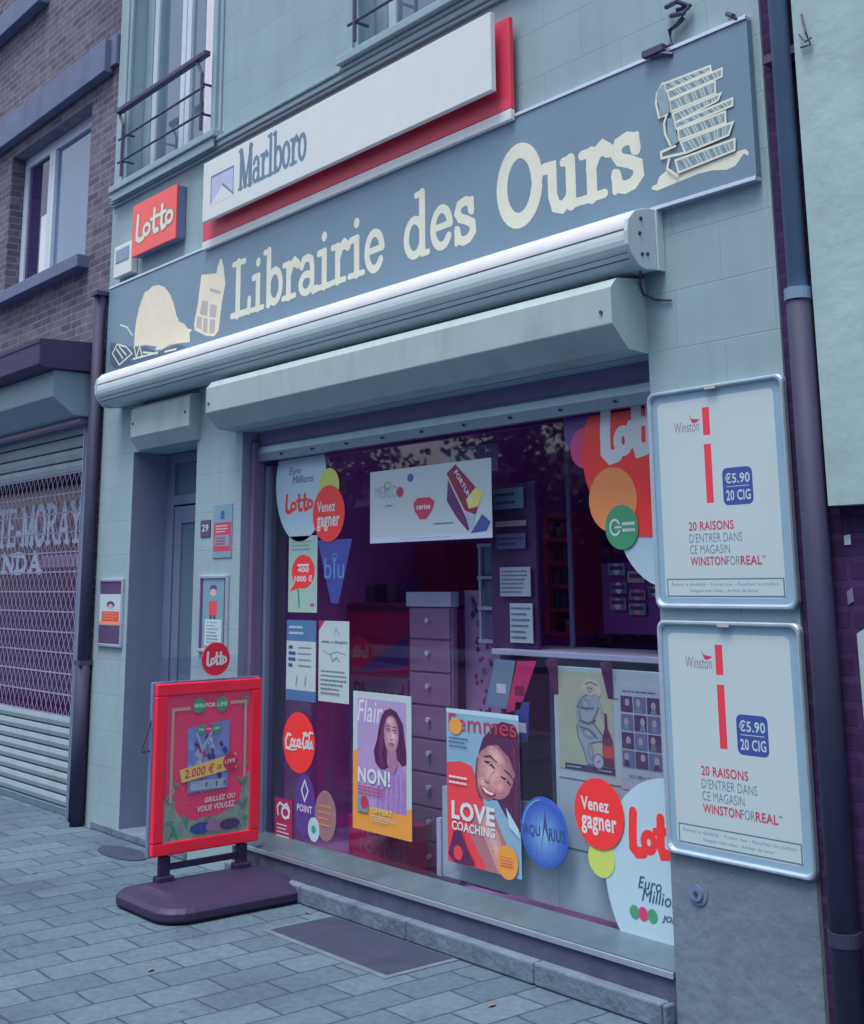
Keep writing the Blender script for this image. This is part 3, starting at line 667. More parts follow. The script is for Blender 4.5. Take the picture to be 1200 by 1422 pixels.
MB().box(ax0, ax1, -.05, -.002, az0, az1, m_white).build('housing', al, bevel=.006)
MB().box(ax0+.035, ax1-.04, -.054, -.051, az0+(az1-az0)*.45, az1-.03, mat('grey_lens', (118, 140, 170), .3, .05)).build('lens', al, bevel=.003)

# ------------------------------------------------------------------ framed posters on the right pier
m_winr = mat('cigarette_red', (222, 62, 84), .45, .03); m_wing = mat('slate_text', (92, 124, 146), .5, .03)
m_navy = mat('navy_badge', (58, 80, 158), .45, .03); m_pframe = mat('silver_frame', (166, 186, 204), .5, .08, 14, metal=.35, dirt=.2)
m_cr = mat('crimson_text', (190, 58, 96), .5, .03)
def pier_poster(z0, z1, label):
    x0, x1 = U(905, 700, -.03).x, U(1098, 700, -.03).x
    x0, x1 = -3.105, -2.495
    t = thing('poster_frame', ((x0+x1)/2, -.03, z0), label, 'poster', 'framed cigarette posters on the right pier')
    W_ = .022; r = .028
    pts = []
    for cx, cz, t0 in ((x1-r, z1-r, 0), (x0+r, z1-r, 90), (x0+r, z0+r, 180), (x1-r, z0+r, 270)):
        pts += [(cx+r*math.cos(R(t0+k)), -.018, cz+r*math.sin(R(t0+k))) for k in (0, 22.5, 45, 67.5, 90)]
    f = MB()
    N = len(pts); cxm, czm = (x0+x1)/2, (z0+z1)/2
    def inset(pt, d, y): return (pt[0]+(d if pt[0] < cxm else -d), y, pt[2]+(d if pt[2] < czm else -d))
    rings = [[inset(q, d, y) for q in pts] for d, y in ((0, -.001), (0, -.020), (.004, -.026), (.010, -.026), (.016, -.018), (.016, -.012))]
    vs = [v for rg in rings for v in rg]; fs = []
    for k in range(len(rings)-1):
        for i in range(N):
            j = (i+1) % N; fs.append((k*N+i, k*N+j, (k+1)*N+j, (k+1)*N+i))
    f.add(vs, fs, m_pframe); f.build('frame', t, smooth=False)
    MB().box(x0+.012, x1-.012, -.012, -.002, z0+.012, z1-.012, m_paperw).build('sheet', t)
    H = z1-z0; Wd = x1-x0
    P2 = Print(FY(-.0125))
    X = lambda f_: x0+f_*Wd
    Zz = lambda f_: z1-f_*H
    P2.rect(X(.025), Zz(.985), X(.975), Zz(.015), mat('pale_border', (134, 170, 194), .45, .05)); P2.rect(X(.07), Zz(.955), X(.92), Zz(.055), m_paperw, .02)
    P2.rect(X(.413), Zz(.100), X(.465), Zz(.228), m_winr); P2.rect(X(.413), Zz(.268), X(.465), Zz(.535), m_winr)
    P2.text('Winston', X(.195), Zz(.205), X(.385), Zz(.155), mat('winston_grey', (136, 118, 142), .5, 0), shear=.0)
    P2.poly([(X(.305), Zz(.115)), (X(.33), Zz(.145)), (X(.395), Zz(.152)), (X(.36), Zz(.166)), (X(.335), Zz(.165))], m_cr, False)
    P2.rect(X(.535), Zz(.55), X(.745), Zz(.385), m_navy, .02)
    P2.text('€5.90', X(.552), Zz(.455), X(.727), Zz(.408), m_paperw, bold=.02); P2.text('20 CIG', X(.556), Zz(.53), X(.727), Zz(.484), m_paperw, bold=.02)
    P2.rect(X(.56), Zz(.4695), X(.72), Zz(.4665), m_paperw)
    P2.text('20 RAISONS', X(.27), Zz(.655), X(.595), Zz(.615), m_cr, bold=.015)
    P2.text("D'ENTRER DANS", X(.27), Zz(.708), X(.65), Zz(.668), m_wing, bold=-.012); P2.text('CE MAGASIN', X(.27), Zz(.758), X(.56), Zz(.72), m_wing, bold=-.012)
    P2.text('WINSTON', X(.27), Zz(.81), X(.53), Zz(.772), m_cr, bold=.015); P2.text('FOR', X(.535), Zz(.81), X(.625), Zz(.772), m_wing, bold=-.012); P2.text('REAL', X(.63), Zz(.81), X(.775), Zz(.772), m_cr, bold=.015)
    P2.text('™', X(.78), Zz(.782), X(.80), Zz(.772), m_wing)
    P2.rect(X(.085), Zz(.948), X(.915), Zz(.868), m_wing); P2.rect(X(.093), Zz(.943), X(.907), Zz(.874), m_paper)
    P2.text('Roken is dodelijk - Fumer tue - Rauchen ist tödlich', X(.12), Zz(.905), X(.88), Zz(.886), m_wing); P2.text('Stoppen met roken - Arrêter de fumer', X(.26), Zz(.932), X(.74), Zz(.914), m_wing)
    P2.build('print', t)
    MB().box(cxm-.025, cxm+.025, -.031, -.0285, z1-.018, z1-.006, m_taupe).build('latch', t)
pier_poster(1.415, 2.206, 'upper of the two silver-framed cigarette price posters on the right pier')
pier_poster(.577, 1.372, 'lower of the two silver-framed cigarette price posters on the right pier')
# disc on pier below
dp = U(969, 1240, -.01)
vt = thing('wall_socket', dp, 'small round metal cap on the pier under the lower framed poster', 'wall cap')
MB().tube([(dp.x, -.012, dp.z), (dp.x, -.009, dp.z)], .042, m_rail, 20).build('rim', vt); MB().tube([(dp.x, -.02, dp.z), (dp.x, -.0125, dp.z)], .026, m_grey, 20).build('cap', vt)
MB().tube([(dp.x, -.024, dp.z), (dp.x, -.0205, dp.z)], .008, m_groove, 10).build('pin', vt)

# ------------------------------------------------------------------ pipes and neighbour on the right
rn = thing('right_house', (-1, 0, 0), 'pale weathered stucco house right of the shop with bare dark brick at its foot', 'house')
s_ = MB().box(-2.328, 3, -.06, .3, 1.745, TOP, m_stucco).build('stucco_wall', rn)
MB().box(-2.40, 3, -.0, .3, 0, 1.743, m_oldbrick).build('brick_base', rn)
MB().box(-2.502, -2.402, .008, .3, 0, TOP, m_oldbrick).build('gap_wall', rn)
MB().box(-2.402, -2.330, .02, .3, 1.746, TOP, m_oldbrick).build('wall_edge', rn)
# torn patch of render low on the brick
pt = Print(FY(-.003)); pt.poly([(1190, 880), (1205, 870), (1260, 880), (1260, 1100), (1215, 1090), (1200, 1000)], m_stucco); pt.build('render_patch', rn); pt = Print(FY(-.003))
pt.poly([(1172, 744), (1181, 742), (1182, 756), (1173, 757)], m_paper); pt.build('render_patch', rn); pt = Print(FY(-.003)); pt.poly([(1176, 822), (1184, 815), (1186, 835), (1178, 840)], mat('render_fleck', (120, 110, 150), .8, .2, 30)); pt.build('render_patch', rn)
px_ = U(1082, 0, -.04).x
dpz = thing('drain_pipe', (px_, -.03, 0), 'tall drain pipe between shop and stucco house, zinc above and dark iron below', 'drain pipe')
zj = U(1108, 405, -.05).z
MB().tube([(px_, -.05, zj), (px_, -.05, TOP)], .034, m_pipe, 20).build('upper_pipe', dpz, smooth=True)
MB().tube([(px_, -.05, 0.0), (px_, -.05, zj-.001)], .043, m_piped, 20).build('lower_pipe', dpz, smooth=True)
MB().tube([(px_, -.05, zj-.03), (px_, -.05, zj+.01)], .047, m_pipe, 20).build('collar', dpz, smooth=False)
MB().box(px_-.06, px_+.06, -.01, .0, zj+.02, zj+.05, m_iron).build('clip', dpz); MB().box(px_-.085, px_+.085, -.045, .03, 3.32, 3.35, m_iron).build('clip', dpz)
MB().tube([(px_, -.05, .42), (px_, -.05, .46)], .049, m_piped, 20).build('joint_ring', dpz)
cl = MB()
cl.tube([U(1113, 20, -.065), U(1119, 45, -.08), U(1126, 62, -.07), U(1112, 66, -.07)], .004, m_iron).tube([U(1110, 48, -.07), U(1118, 58, -.09), U(1127, 52, -.07)], .0035, m_iron)
tag(cl.build('pipe_wire'), 'loop of dark wire sticking out beside the upper drain pipe', 'wire')
# metal brackets and cables above the sign
def bracket(pts, label):
    b_ = MB()
    for a in pts: b_.tube([U(x, y, yy) for x, y, yy in a], .010, m_iron, 6)
    return b_
k = bracket([[(925, 10, -.02), (940, 2, -.06), (955, 8, -.02)], [(932, 22, -.02), (950, 18, -.05), (958, 8, -.02), (940, 14, -.03)], [(950, 24, -.02), (940, 34, -.03), (930, 42, -.02), (932, 62, -.02), (922, 74, -.02)], [(905, 80, -.03), (920, 74, -.05), (934, 76, -.03)]], '')
k.box(U(905, 80).x, U(934, 78).x, -.06, -.002, U(915, 82).z, U(915, 73).z, m_iron)
tag(k.build('sign_bracket'), 'bent dark iron bracket on the wall above the shop sign, near the book stack drawing', 'bracket')
k = bracket([[(1010, 19, -.01), (1018, 22, -.04), (1024, 28, -.03), (1032, 24, -.01)]], '')
tag(k.build('wall_hook'), 'small dark hook in the wall just left of the drain pipe top', 'hook')

# ------------------------------------------------------------------ left pilaster and door side objects
def small_frame(x0, x1, z0, z1, label, draw, Y=-.018):
    t = thing('notice_board', ((x0+x1)/2, Y, z0), label, 'frame')
    f = MB(); wd = .018
    f.box(x0, x1, Y, -.001, z0, z0+wd, m_alub).box(x0, x1, Y, -.001, z1-wd, z1, m_alub).box(x0, x0+wd, Y, -.001, z0+wd+.0003, z1-wd-.0003, m_alub).box(x1-wd, x1, Y, -.001, z0+wd+.0003, z1-wd-.0003, m_alub)
    f.build('frame', t, bevel=.003)
    MB().box(x0+wd-.002, x1-wd+.002, Y+.008, -.001, z0+wd-.002, z1-wd+.002, m_paper).build('sheet', t)
    pr = Print(FY(Y+.0078)); draw(pr, x0+wd, x1-wd, z0+wd, z1-wd); pr.build('print', t)
m_skin = mat('printed_skin', (196, 168, 172), .5, .03); m_pd = mat('printed_dark', (78, 62, 108), .5, .04); m_pred = mat('printed_red', (214, 72, 84), .5, .04)
m_pteal = mat('printed_teal', (112, 152, 174), .5, .05); m_por = mat('printed_orange', (228, 146, 92), .5, .03); m_pyel = mat('printed_yellow', (214, 214, 122), .5, .04)
def dr1(p, a0, a1, b0, b1):
    H = b1-b0; W_ = a1-a0
    p.rect(a0, b0, a1, b0+.30*H, m_pd); p.rect(a0, b1-.20*H, a1, b1, m_pd)
    cx = (a0+a1)/2; p.disc(cx, b0+.63*H, .18*W_, m_pd, .055*H); p.disc(cx, b0+.60*H, .11*W_, m_skin, .04*H); p.rect(a0+.1*W_, b0+.36*H, a1-.1*W_, b0+.52*H, m_pred); p.rect(a0, b0+.31*H, a1, b0+.36*H, m_por)
    p.lines(a0+.15*W_, a1-.12*W_, b0+.51*H, b0+.38*H, 3, m_por, .4)
small_frame(U(139, 850).x, U(172, 850).x, U(138, 897).z, U(142, 804).z, 'narrow silver notice frame with red block on the pilaster left of the shop door', dr1)
def dr2(p, a0, a1, b0, b1):
    H = b1-b0; W_ = a1-a0
    p.rect(a0, b0, a1, b1, m_pteal); p.rect(a0, b0, a0+.1*W_, b1, m_pd); p.rect(a1-.08*W_, b0, a1, b1, m_pd)
    cx = a0+.5*W_; p.rect(cx-.16*W_, b0+.48*H, cx+.16*W_, b0+.68*H, m_pred); p.disc(cx, b0+.80*H, .13*W_, m_skin, .05*H); p.poly([(cx-.15*W_, b0+.83*H), (cx-.1*W_, b0+.90*H), (cx+.12*W_, b0+.90*H), (cx+.15*W_, b0+.83*H), (cx, b0+.86*H)], m_pd, False)
    p.rect(cx-.12*W_, b0+.40*H, cx-.02*W_, b0+.48*H, m_pd); p.rect(cx+.02*W_, b0+.40*H, cx+.12*W_, b0+.48*H, m_pd)
    p.rect(a0+.2*W_, b0+.05*H, a1-.15*W_, b0+.42*H, m_paper); p.lines(a0+.28*W_, a1-.25*W_, b0+.4*H, b0+.08*H, 7, m_pteal, .3)
small_frame(U(278, 850).x, U(318, 850).x, U(318, 908).z, U(280, 799).z, 'silver notice frame with a boy in red on the pilaster right of the shop door', dr2)
# house number
a = U(278, 746, -.006); b = U(292, 724, -.006)
hn = thing('house_number', ((a.x+b.x)/2, -.006, a.z), 'tiny dark house number plate reading 29 beside the shop door', 'number plate')
MB().box(a.x, b.x, -.006, -.001, a.z, b.z+.01, m_pd).build('plate', hn, bevel=.001)
p = Print(FY(-.006)); p.text('29', a.x+.02, a.z+.03, b.x-.02, b.z-.015, m_paper, bold=.02); p.build('lettering', hn)
# notice
a = U(295, 775, -.004); b = U(323, 699, -.004)
nb_ = thing('wall_notice', ((a.x+b.x)/2, -.004, a.z), 'blue and red paper notice taped on the pilaster above the boy poster frame', 'notice')
MB().box(a.x, b.x, -.005, -.001, a.z, b.z, m_pteal).build('sheet', nb_)
p = Print(FY(-.005)); W_, H = b.x-a.x, b.z-a.z
p.rect(a.x+.05*W_, a.z+.12*H, b.x-.03*W_, a.z+.66*H, m_cr); p.rect(a.x+.12*W_, a.z+.22*H, b.x-.12*W_, a.z+.42*H, m_pteal); p.disc(a.x+.5*W_, a.z+.83*H, .1*W_, m_navy, .05*H); p.rect(a.x+.4*W_, a.z+.72*H, a.x+.6*W_, a.z+.80*H, m_navy)
p.lines(a.x+.15*W_, b.x-.12*W_, a.z+.62*H, a.z+.46*H, 3, m_paper, .4); p.lines(a.x+.18*W_, b.x-.18*W_, a.z+.40*H, a.z+.24*H, 3, m_cr, .4); p.build('print', nb_)

# ------------------------------------------------------------------ display window: stickers and posters (stuck on the glass)
GY = .148
FG = FY(GY)
m_lred = mat('lotto_red', (246, 60, 62), .4, .03, k=1.0); m_lwhite = mat('sticker_white', (178, 212, 230), .4, .02); m_lgreen = mat('sticker_lime', (200, 220, 110), .4, .03)
m_lor = mat('sticker_orange', (240, 152, 92), .4, .03); m_gr = mat('sticker_green', (70, 160, 122), .4, .03); m_lpu = mat('sticker_violet', (92, 64, 150), .4, .03); m_mag = mat('sticker_magenta', (206, 66, 124), .4, .03)
m_ltxt = mat('sticker_text_blue', (60, 84, 140), .4, .02); m_wtxt = mat('white_ink', (210, 224, 232), .4, .02)
def sticker(name, label, cat, group=None, Y=GY): 
    t = thing(name, (0, 0, 0), label, cat, group); return t
def place(t, loc):
    t.location = loc; t['_o'] = tuple(loc)
def disc_sheet(t, cx, cz, r, mm, Y, rz=None, clip=None, name='disc'):
    rz = rz or r; n = 44; pts = [(cx+r*math.cos(2*math.pi*k/n), cz+rz*math.sin(2*math.pi*k/n)) for k in range(n)]
    if clip: pts = [(min(a, clip[1]) if clip[1] is not None else a, min(b, clip[0]) if clip[0] is not None else b) for a, b in pts]
    q = []
    for a in pts:
        if not q or (abs(a[0]-q[-1][0])+abs(a[1]-q[-1][1])) > 1e-6: q.append(a)
    mb = MB(); N = len(q)
    vs = [(a, Y, b) for a, b in q]+[(a, Y+.0008, b) for a, b in q]
    mb.add(vs, [tuple(range(N)), tuple(range(2*N-1, N-1, -1))]+[(i, i+N, (i+1) % N+N, (i+1) % N) for i in range(N)], mm)
    return mb.build(name, t)
def venez(cx, cy, r, label, Y=GY):
    c = FG.p(cx, cy); t = thing('round_sticker', (c[0], Y, c[1]), label, 'sticker', 'red Venez gagner stickers')
    disc_sheet(t, c[0], c[1], r, m_lred, Y-.0009)
    p = Print(FY(Y-.001)); p.text('Venez', c[0]-.72*r, c[1]+.06*r, c[0]+.42*r, c[1]+.44*r, m_wtxt, bold=.025); p.text('gagner', c[0]-.72*r, c[1]-.62*r, c[0]+.70*r, c[1]-.10*r, m_wtxt, bold=.025); p.build('lettering', t)
    return t
# left cluster
c = FG.p(420, 695)
t = thing('lottery_sticker', (c[0], GY, c[1]), 'white rounded lotto sticker at the top left corner of the display window', 'sticker')
disc_sheet(t, c[0]-.02, c[1]+.10, .25, m_lwhite, GY, clip=(2.19, None), rz=.32)
p = Print(FY(GY)); lotto(p, FG.p(396, 705)[0], FG.p(434, 705)[0], FG.p(397, 713)[1], FG.p(397, 688)[1], m_lred, .22)
p.text('Euro', FG.p(402, 0)[0], FG.p(402, 663)[1], FG.p(418, 0)[0], FG.p(402, 652)[1], m_ltxt, shear=.3) if False else None
a = FG.p(402, 660); p.text('Euro', a[0], a[1], a[0]+.12, a[1]+.04, m_ltxt, shear=.3); p.text('Millions', a[0]+.03, a[1]-.05, a[0]+.24, a[1]-.008, m_ltxt, shear=.3); p.build('lettering', t)
c = FG.p(457, 675); t = thing('round_sticker', (c[0], GY, c[1]), 'small plain lime sticker peeking out above the left Venez gagner sticker', 'sticker'); disc_sheet(t, c[0], c[1], .095, m_lgreen, GY-.001)
venez(457, 713, .148, 'red Venez gagner sticker near the top left of the window', GY-.003)
# top right cluster
c = FG.p(897, 622); t = thing('lottery_sticker', (c[0], GY, c[1]), 'large red lotto disc sticker at the top right corner of the window', 'sticker')
disc_sheet(t, c[0], c[1]+.0, .345, m_lred, GY-.004, clip=(2.185, None))
p = Print(FY(GY-.0042)); a = FG.p(838, 637); lotto(p, a[0], FG.p(936, 637)[0], a[1]-.01, a[1]+.205, m_wtxt, .25); p.build('lettering', t)
for (x, y, r, mm, nm, yo) in ((808, 596, .105, m_lpu, 'violet round sticker left of the big red lotto disc, cut by the shutter bar', .0), (813, 622, .085, m_mag, 'magenta round sticker left of the big red lotto disc', -.002), (852, 694, .13, m_lor, 'orange round sticker below the big red lotto disc', -.0055)):
    c = FG.p(x, y); t = thing('round_sticker', (c[0], GY, c[1]), nm, 'sticker'); disc_sheet(t, c[0], c[1], r, mm, GY+yo, clip=(2.19, None))
c = FG.p(930, 718); t = thing('lottery_sticker', (c[0], GY, c[1]), 'pale blue-white disc sticker half hidden behind the upper framed poster', 'sticker'); disc_sheet(t, c[0], c[1], .27, m_lwhite, GY+.0)
p = Print(FY(GY)); a = FG.p(893, 715); p.text('Euro', a[0], a[1], a[0]+.15, a[1]+.05, m_ltxt, shear=.3); p.text('Millions', a[0], a[1]-.06, a[0]+.25, a[1]-.01, m_ltxt, shear=.3); p.build('lettering', t)
c = FG.p(865, 732); t = thing('round_sticker', (c[0], GY, c[1]), 'green round sticker with a white ring below the orange sticker', 'sticker'); disc_sheet(t, c[0], c[1], .088, m_gr, GY-.0075)
p = Print(FY(GY-.0077)); p.stroke(arc(c[0]-.035, c[1], .026, .03, 30, 330, 14), .009, m_wtxt); p.rect(c[0]-.035, c[1]-.004, c[0]+.0, c[1]+.004, m_wtxt); p.lines(c[0]+.005, c[0]+.075, c[1]+.025, c[1]-.025, 2, m_wtxt, .5, .1); p.build('print', t)
# bottom right cluster
c = FG.p(925, 1215); t = thing('lottery_sticker', (c[0], GY, c[1]), 'big pale Lotto and Euro Millions disc sticker at the lower right corner of the window', 'sticker')
disc_sheet(t, c[0]+.03, c[1]-.02, .335, m_lwhite, GY-.001, rz=.36)
p = Print(FY(GY-.0012)); a = FG.p(876, 1185); lotto(p, a[0], FG.p(962, 1185)[0], a[1]-.0, a[1]+.155, m_lred, .25)
a = FG.p(887, 1232); b = FG.p(919, 1224); p.text('Euro', a[0], a[1], b[0], a[1]+.042, m_ltxt, shear=.3); a = FG.p(892, 1249); p.text('Millions', a[0], a[1]-.004, FG.p(950, 1247)[0], a[1]+.042, m_ltxt, shear=.3)
for (x, y, mm) in ((882, 1266, m_gr), (894, 1269, m_mag), (907, 1272, m_gr)): q = FG.p(x, y); p.disc(q[0], q[1], .024, mm)
a = FG.p(920, 1281); p.text('JOKER+', a[0], a[1], a[0]+.14, a[1]+.028, m_ltxt, shear=.3, bold=.02); p.build('lettering', t)
c = FG.p(836, 1192); t = thing('round_sticker', (c[0], GY, c[1]), 'small plain lime sticker under the right Venez gagner sticker', 'sticker'); disc_sheet(t, c[0], c[1], .07, m_lgreen, GY-.003)
venez(833, 1130, .132, 'red Venez gagner sticker near the lower right of the window', GY-.005)
# aquarius
m_aq = mat('aquarius_blue', (62, 106, 200), .35, .12, 10); m_aql = mat('aquarius_light', (118, 170, 224), .35, .1, 10)
c = FG.p(756, 1156); t = thing('round_sticker', (c[0], GY, c[1]), 'blue round sticker reading Aquarius low in the middle of the window', 'sticker'); disc_sheet(t, c[0], c[1], .138, m_aq, GY-.001)
p = Print(FY(GY-.0012)); blob(p, c[0], c[1]-.01, .130, .128, (58, 96, 190), (128, 178, 228), 9); p.stroke(arc(c[0], c[1], .125, .125, 100, 170, 10), .006, m_aql); p.text('AQU', c[0]-.122, c[1]-.028, c[0]-.022, c[1]+.022, m_ltxt, bold=.035); p.text('RIUS', c[0]+.028, c[1]-.028, c[0]+.122, c[1]+.022, m_ltxt, bold=.035)
p.poly([(c[0]-.02, c[1]-.075), (c[0]+.008, c[1]+.085), (c[0]+.034, c[1]-.055), (c[0]+.006, c[1]+.02)], m_ltxt, False); p.build('lettering', t)
# coke
c = FG.p(415, 1031); t = thing('round_sticker', (c[0], GY, c[1]), 'red round Coca-Cola sticker low at the left edge of the window', 'sticker'); disc_sheet(t, c[0], c[1], .152, m_lred, GY-.001)
p = Print(FY(GY-.0012))
r = .145
def S(pts, w): p.stroke([(c[0]+x*r, c[1]+y*r) for x, y in pts], w*r, m_wtxt)
S([(-.52, .22), (-.72, .24), (-.86, .02), (-.82, -.24), (-.62, -.26), (-.5, -.12)], .10); S(arc(-.40, -.04, .09, .13, 0, 340), .08); S([(-.2, .08), (-.28, 0), (-.25, -.15), (-.12, -.14)], .08)
S(arc(0, -.03, .08, .12, 0, 340), .08); S([(.09, .1), (.1, -.15), (.18, -.15)], .08); S([(.2, -.02), (.28, -.02)], .07)
S([(.52, .36), (.4, .34), (.28, .05), (.36, -.18), (.5, -.1)], .09); S(arc(.56, -.02, .07, .12, 0, 340), .08); S([(.72, .4), (.67, -.12), (.72, -.16)], .08); S([(.86, .1), (.78, 0), (.8, -.13), (.9, -.1), (.88, .1), (.94, -.14)], .07)
S([(.3, .34), (.55, .26), (.8, .4), (.92, .38)], .07); S([(-.6, -.27), (-.4, -.3), (-.1, -.24)], .05); p.build('lettering', t)
# red heart sticker low left
m_brd = mat('blood_red', (176, 42, 92), .45, .05)
def sheet_px(name, x0, y0, x1, y1, mm, label, cat, Y=GY, group=None):
    F_ = FY(Y); a = F_.p(x0, y1); b = F_.p(x1, y0)
    t = thing(name, ((a[0]+b[0])/2, Y, a[1]), label, cat, group)
    MB().box(a[0], b[0], Y, Y+.0012, a[1], b[1], mm).build('sheet', t)
    return t, Print(FY(Y)), a[0], b[0], a[1], b[1]
def P_done(p, t): p.build('print', t)
t, p, a0, a1, b0, b1 = sheet_px('notice_sticker', 381, 1112, 406, 1168, m_brd, 'dark red sticker with white rings in the lower left corner of the window', 'sticker')
cx = (a0+a1)/2; w_ = a1-a0; h_ = b1-b0
p.stroke(arc(cx+.02, b0+.70*h_, .2*w_, .12*h_, 0, 350, 18), .014, m_wtxt); p.stroke([(cx-.35*w_, b0+.80*h_), (cx-.2*w_, b0+.9*h_), (cx, b0+.84*h_), (cx+.2*w_, b0+.9*h_), (cx+.35*w_, b0+.76*h_), (cx+.3*w_, b0+.6*h_)], .012, m_wtxt)
p.stroke([(cx-.35*w_, b0+.80*h_), (cx-.3*w_, b0+.62*h_)], .012, m_wtxt); p.lines(a0+.15*w_, a1-.12*w_, b0+.45*h_, b0+.12*h_, 4, m_wtxt, .35); P_done(p, t)
# point violet disc, brown disc, white disc
c = FG.p(423, 1118); t = thing('round_sticker', (c[0], GY, c[1]), 'dark violet disc with a small diamond, low in the left part of the window', 'sticker'); disc_sheet(t, c[0], c[1], .095, m_lpu, GY, rz=.15)
p = Print(FY(GY)); p.stroke([(c[0], c[1]+.12), (c[0]+.03, c[1]+.07), (c[0], c[1]+.02), (c[0]-.03, c[1]+.07)], .01, m_wtxt, closed=True); p.text('POINT', c[0]-.07, c[1]-.035, c[0]+.07, c[1]+.0, m_wtxt, bold=.02); p.build('lettering', t)
c = FG.p(452, 1133); t = thing('round_sticker', (c[0], GY, c[1]), 'brown round sticker with faint lines beside the dark violet disc', 'sticker'); disc_sheet(t, c[0], c[1], .095, mat('brown_sticker', (150, 118, 128), .5, .12, 20), GY-.001, rz=.12)
p = Print(FY(GY-.001)); p.lines(c[0]-.06, c[0]+.06, c[1]+.06, c[1]-.06, 4, m_por, .3); p.build('print', t)
c = FG.p(436, 1152); t = thing('round_sticker', (c[0], GY, c[1]), 'tiny white round sticker between the violet and brown discs', 'sticker'); disc_sheet(t, c[0], c[1], .052, m_lwhite, GY-.002, rz=.058)
p = Print(FY(GY-.002)); p.disc(c[0], c[1], .02, m_gr); p.build('print', t)

# jackpot poster
m_mint = mat('mint_paper', (160, 196, 190), .5, .06, 14)
t, p, a0, a1, b0, b1 = sheet_px('window_poster', 400, 743, 441, 850, m_mint, 'mint poster with a red speech bubble reading 400 and 1000 €, left edge of window', 'poster')
w_ = a1-a0; h_ = b1-b0; cx = a0+.52*w_
p.disc(cx, b0+.53*h_, .40*w_, m_lred, .22*h_); p.poly([(a0+.05*w_, b0+.27*h_), (a0+.3*w_, b0+.42*h_), (a0+.6*w_, b0+.34*h_)], m_lred, False); p.rect(cx-.2*w_, b0+.60*h_, cx+.2*w_, b0+.63*h_, m_wtxt)
p.text('400', cx-.2*w_, b0+.52*h_, cx+.2*w_, b0+.59*h_, m_wtxt, bold=.03); p.text('1000 €', cx-.3*w_, b0+.40*h_, cx+.32*w_, b0+.48*h_, m_wtxt, bold=.03)
p.lines(a0+.1*w_, a1-.1*w_, b1-.05*h_, b1-.2*h_, 3, m_pteal, .3); p.disc(a1-.15*w_, b0+.1*h_, .07*w_, m_mag, .02*h_); p.stroke([(a0+.35*w_, b0+.3*h_), (a0+.4*w_, b0+.08*h_)], .012, m_gr); P_done(p, t)
# blu pennant
F_ = FY(GY); q = [F_.p(441, 748), F_.p(489, 748), F_.p(470, 838), F_.p(460, 838)]
zt = max(q[0][1], q[1][1]) - .01; zb = q[2][1]
pts = [(q[0][0], zt), (q[3][0], zb), (q[2][0], zb), (q[1][0], zt)]
t = thing('pennant', (pts[1][0], GY, zb), 'blue triangular pennant reading blu hanging in the left part of the window', 'pennant')
m_blu = mat('pennant_blue', (58, 72, 160), .5, .08, 8)
MB().prism([(a, -b) for a, b in pts], 0, .001, m_blu, axis='z') 
mb = MB(); mb.add([(a, GY, b) for a, b in pts]+[(a, GY+.001, b) for a, b in pts], [(0, 1, 2, 3), (7, 6, 5, 4), (0, 4, 5, 1), (1, 5, 6, 2), (2, 6, 7, 3), (3, 7, 4, 0)], m_blu); mb.build('cloth', t)
p = Print(F_); cx = (pts[0][0]+pts[3][0])/2; m_blt = mat('pennant_letters', (84, 140, 200), .5, 0); p.text('blu', cx-.09, zt-.20, cx+.09, zt-.09, m_blt, bold=.0); p.stroke(arc(cx, zt-.09, .02, .02, 0, 360, 10), .006, m_blt); p.build('lettering', t)
# two timetable sheets
t, p, a0, a1, b0, b1 = sheet_px('window_notice', 397, 862, 439, 971, m_paper, 'blue-headed white notice at the left edge of the window', 'notice')
w_ = a1-a0; h_ = b1-b0; m_lb = mat('notice_blue', (74, 118, 172), .5, .05)
p.rect(a0, b1-.26*h_, a1, b1, m_lb); p.rect(a0, b0, a1, b0+.13*h_, m_lb); p.lines(a0+.08*w_, a0+.6*w_, b1-.05*h_, b1-.20*h_, 2, m_paper, .4, .1)
for i in range(4):
    z = b1-(.34+.075*i)*h_; p.rect(a0+.08*w_, z-.008, a0+(.22+.1*(i in (1, 2)))*w_, z+.008, m_ltxt); p.rect(a0+.4*w_, z-.003, a0+.85*w_, z+.003, m_pteal)
for xx in (.35, .65): p.stroke([(a0+xx*w_, b0+.2*h_), (a0+(xx+.03)*w_, b0+.3*h_)], .008, m_pteal)
P_done(p, t)
t, p, a0, a1, b0, b1 = sheet_px('window_notice', 442, 863, 485, 973, m_paper, 'plain white notice with black print, second from the left edge of the window', 'notice')
w_ = a1-a0; h_ = b1-b0
p.poly([(a0, b1-.13*h_), (a0, b1), (a0+.2*w_, b1)], m_brd, False); p.stroke([(a0+.5*w_, b1-.17*h_), (a0+.58*w_, b1-.09*h_), (a0+.68*w_, b1-.17*h_)], .006, m_pteal); p.text('APPEL A PROJETS', a0+.08*w_, b1-.29*h_, a1-.06*w_, b1-.25*h_, m_ltxt, bold=.03)
p.stroke([(a0+.15*w_, b1-.37*h_), (a0+.35*w_, b1-.42*h_), (a0+.6*w_, b1-.38*h_), (a0+.9*w_, b1-.41*h_)], .005, m_pteal); p.stroke([(a0+.4*w_, b1-.42*h_), (a0+.46*w_, b1-.5*h_), (a0+.6*w_, b1-.45*h_), (a0+.7*w_, b1-.5*h_)], .008, m_pteal)
p.lines(a0+.08*w_, a1-.08*w_, b0+.40*h_, b0+.08*h_, 6, m_wing, .3); P_done(p, t)
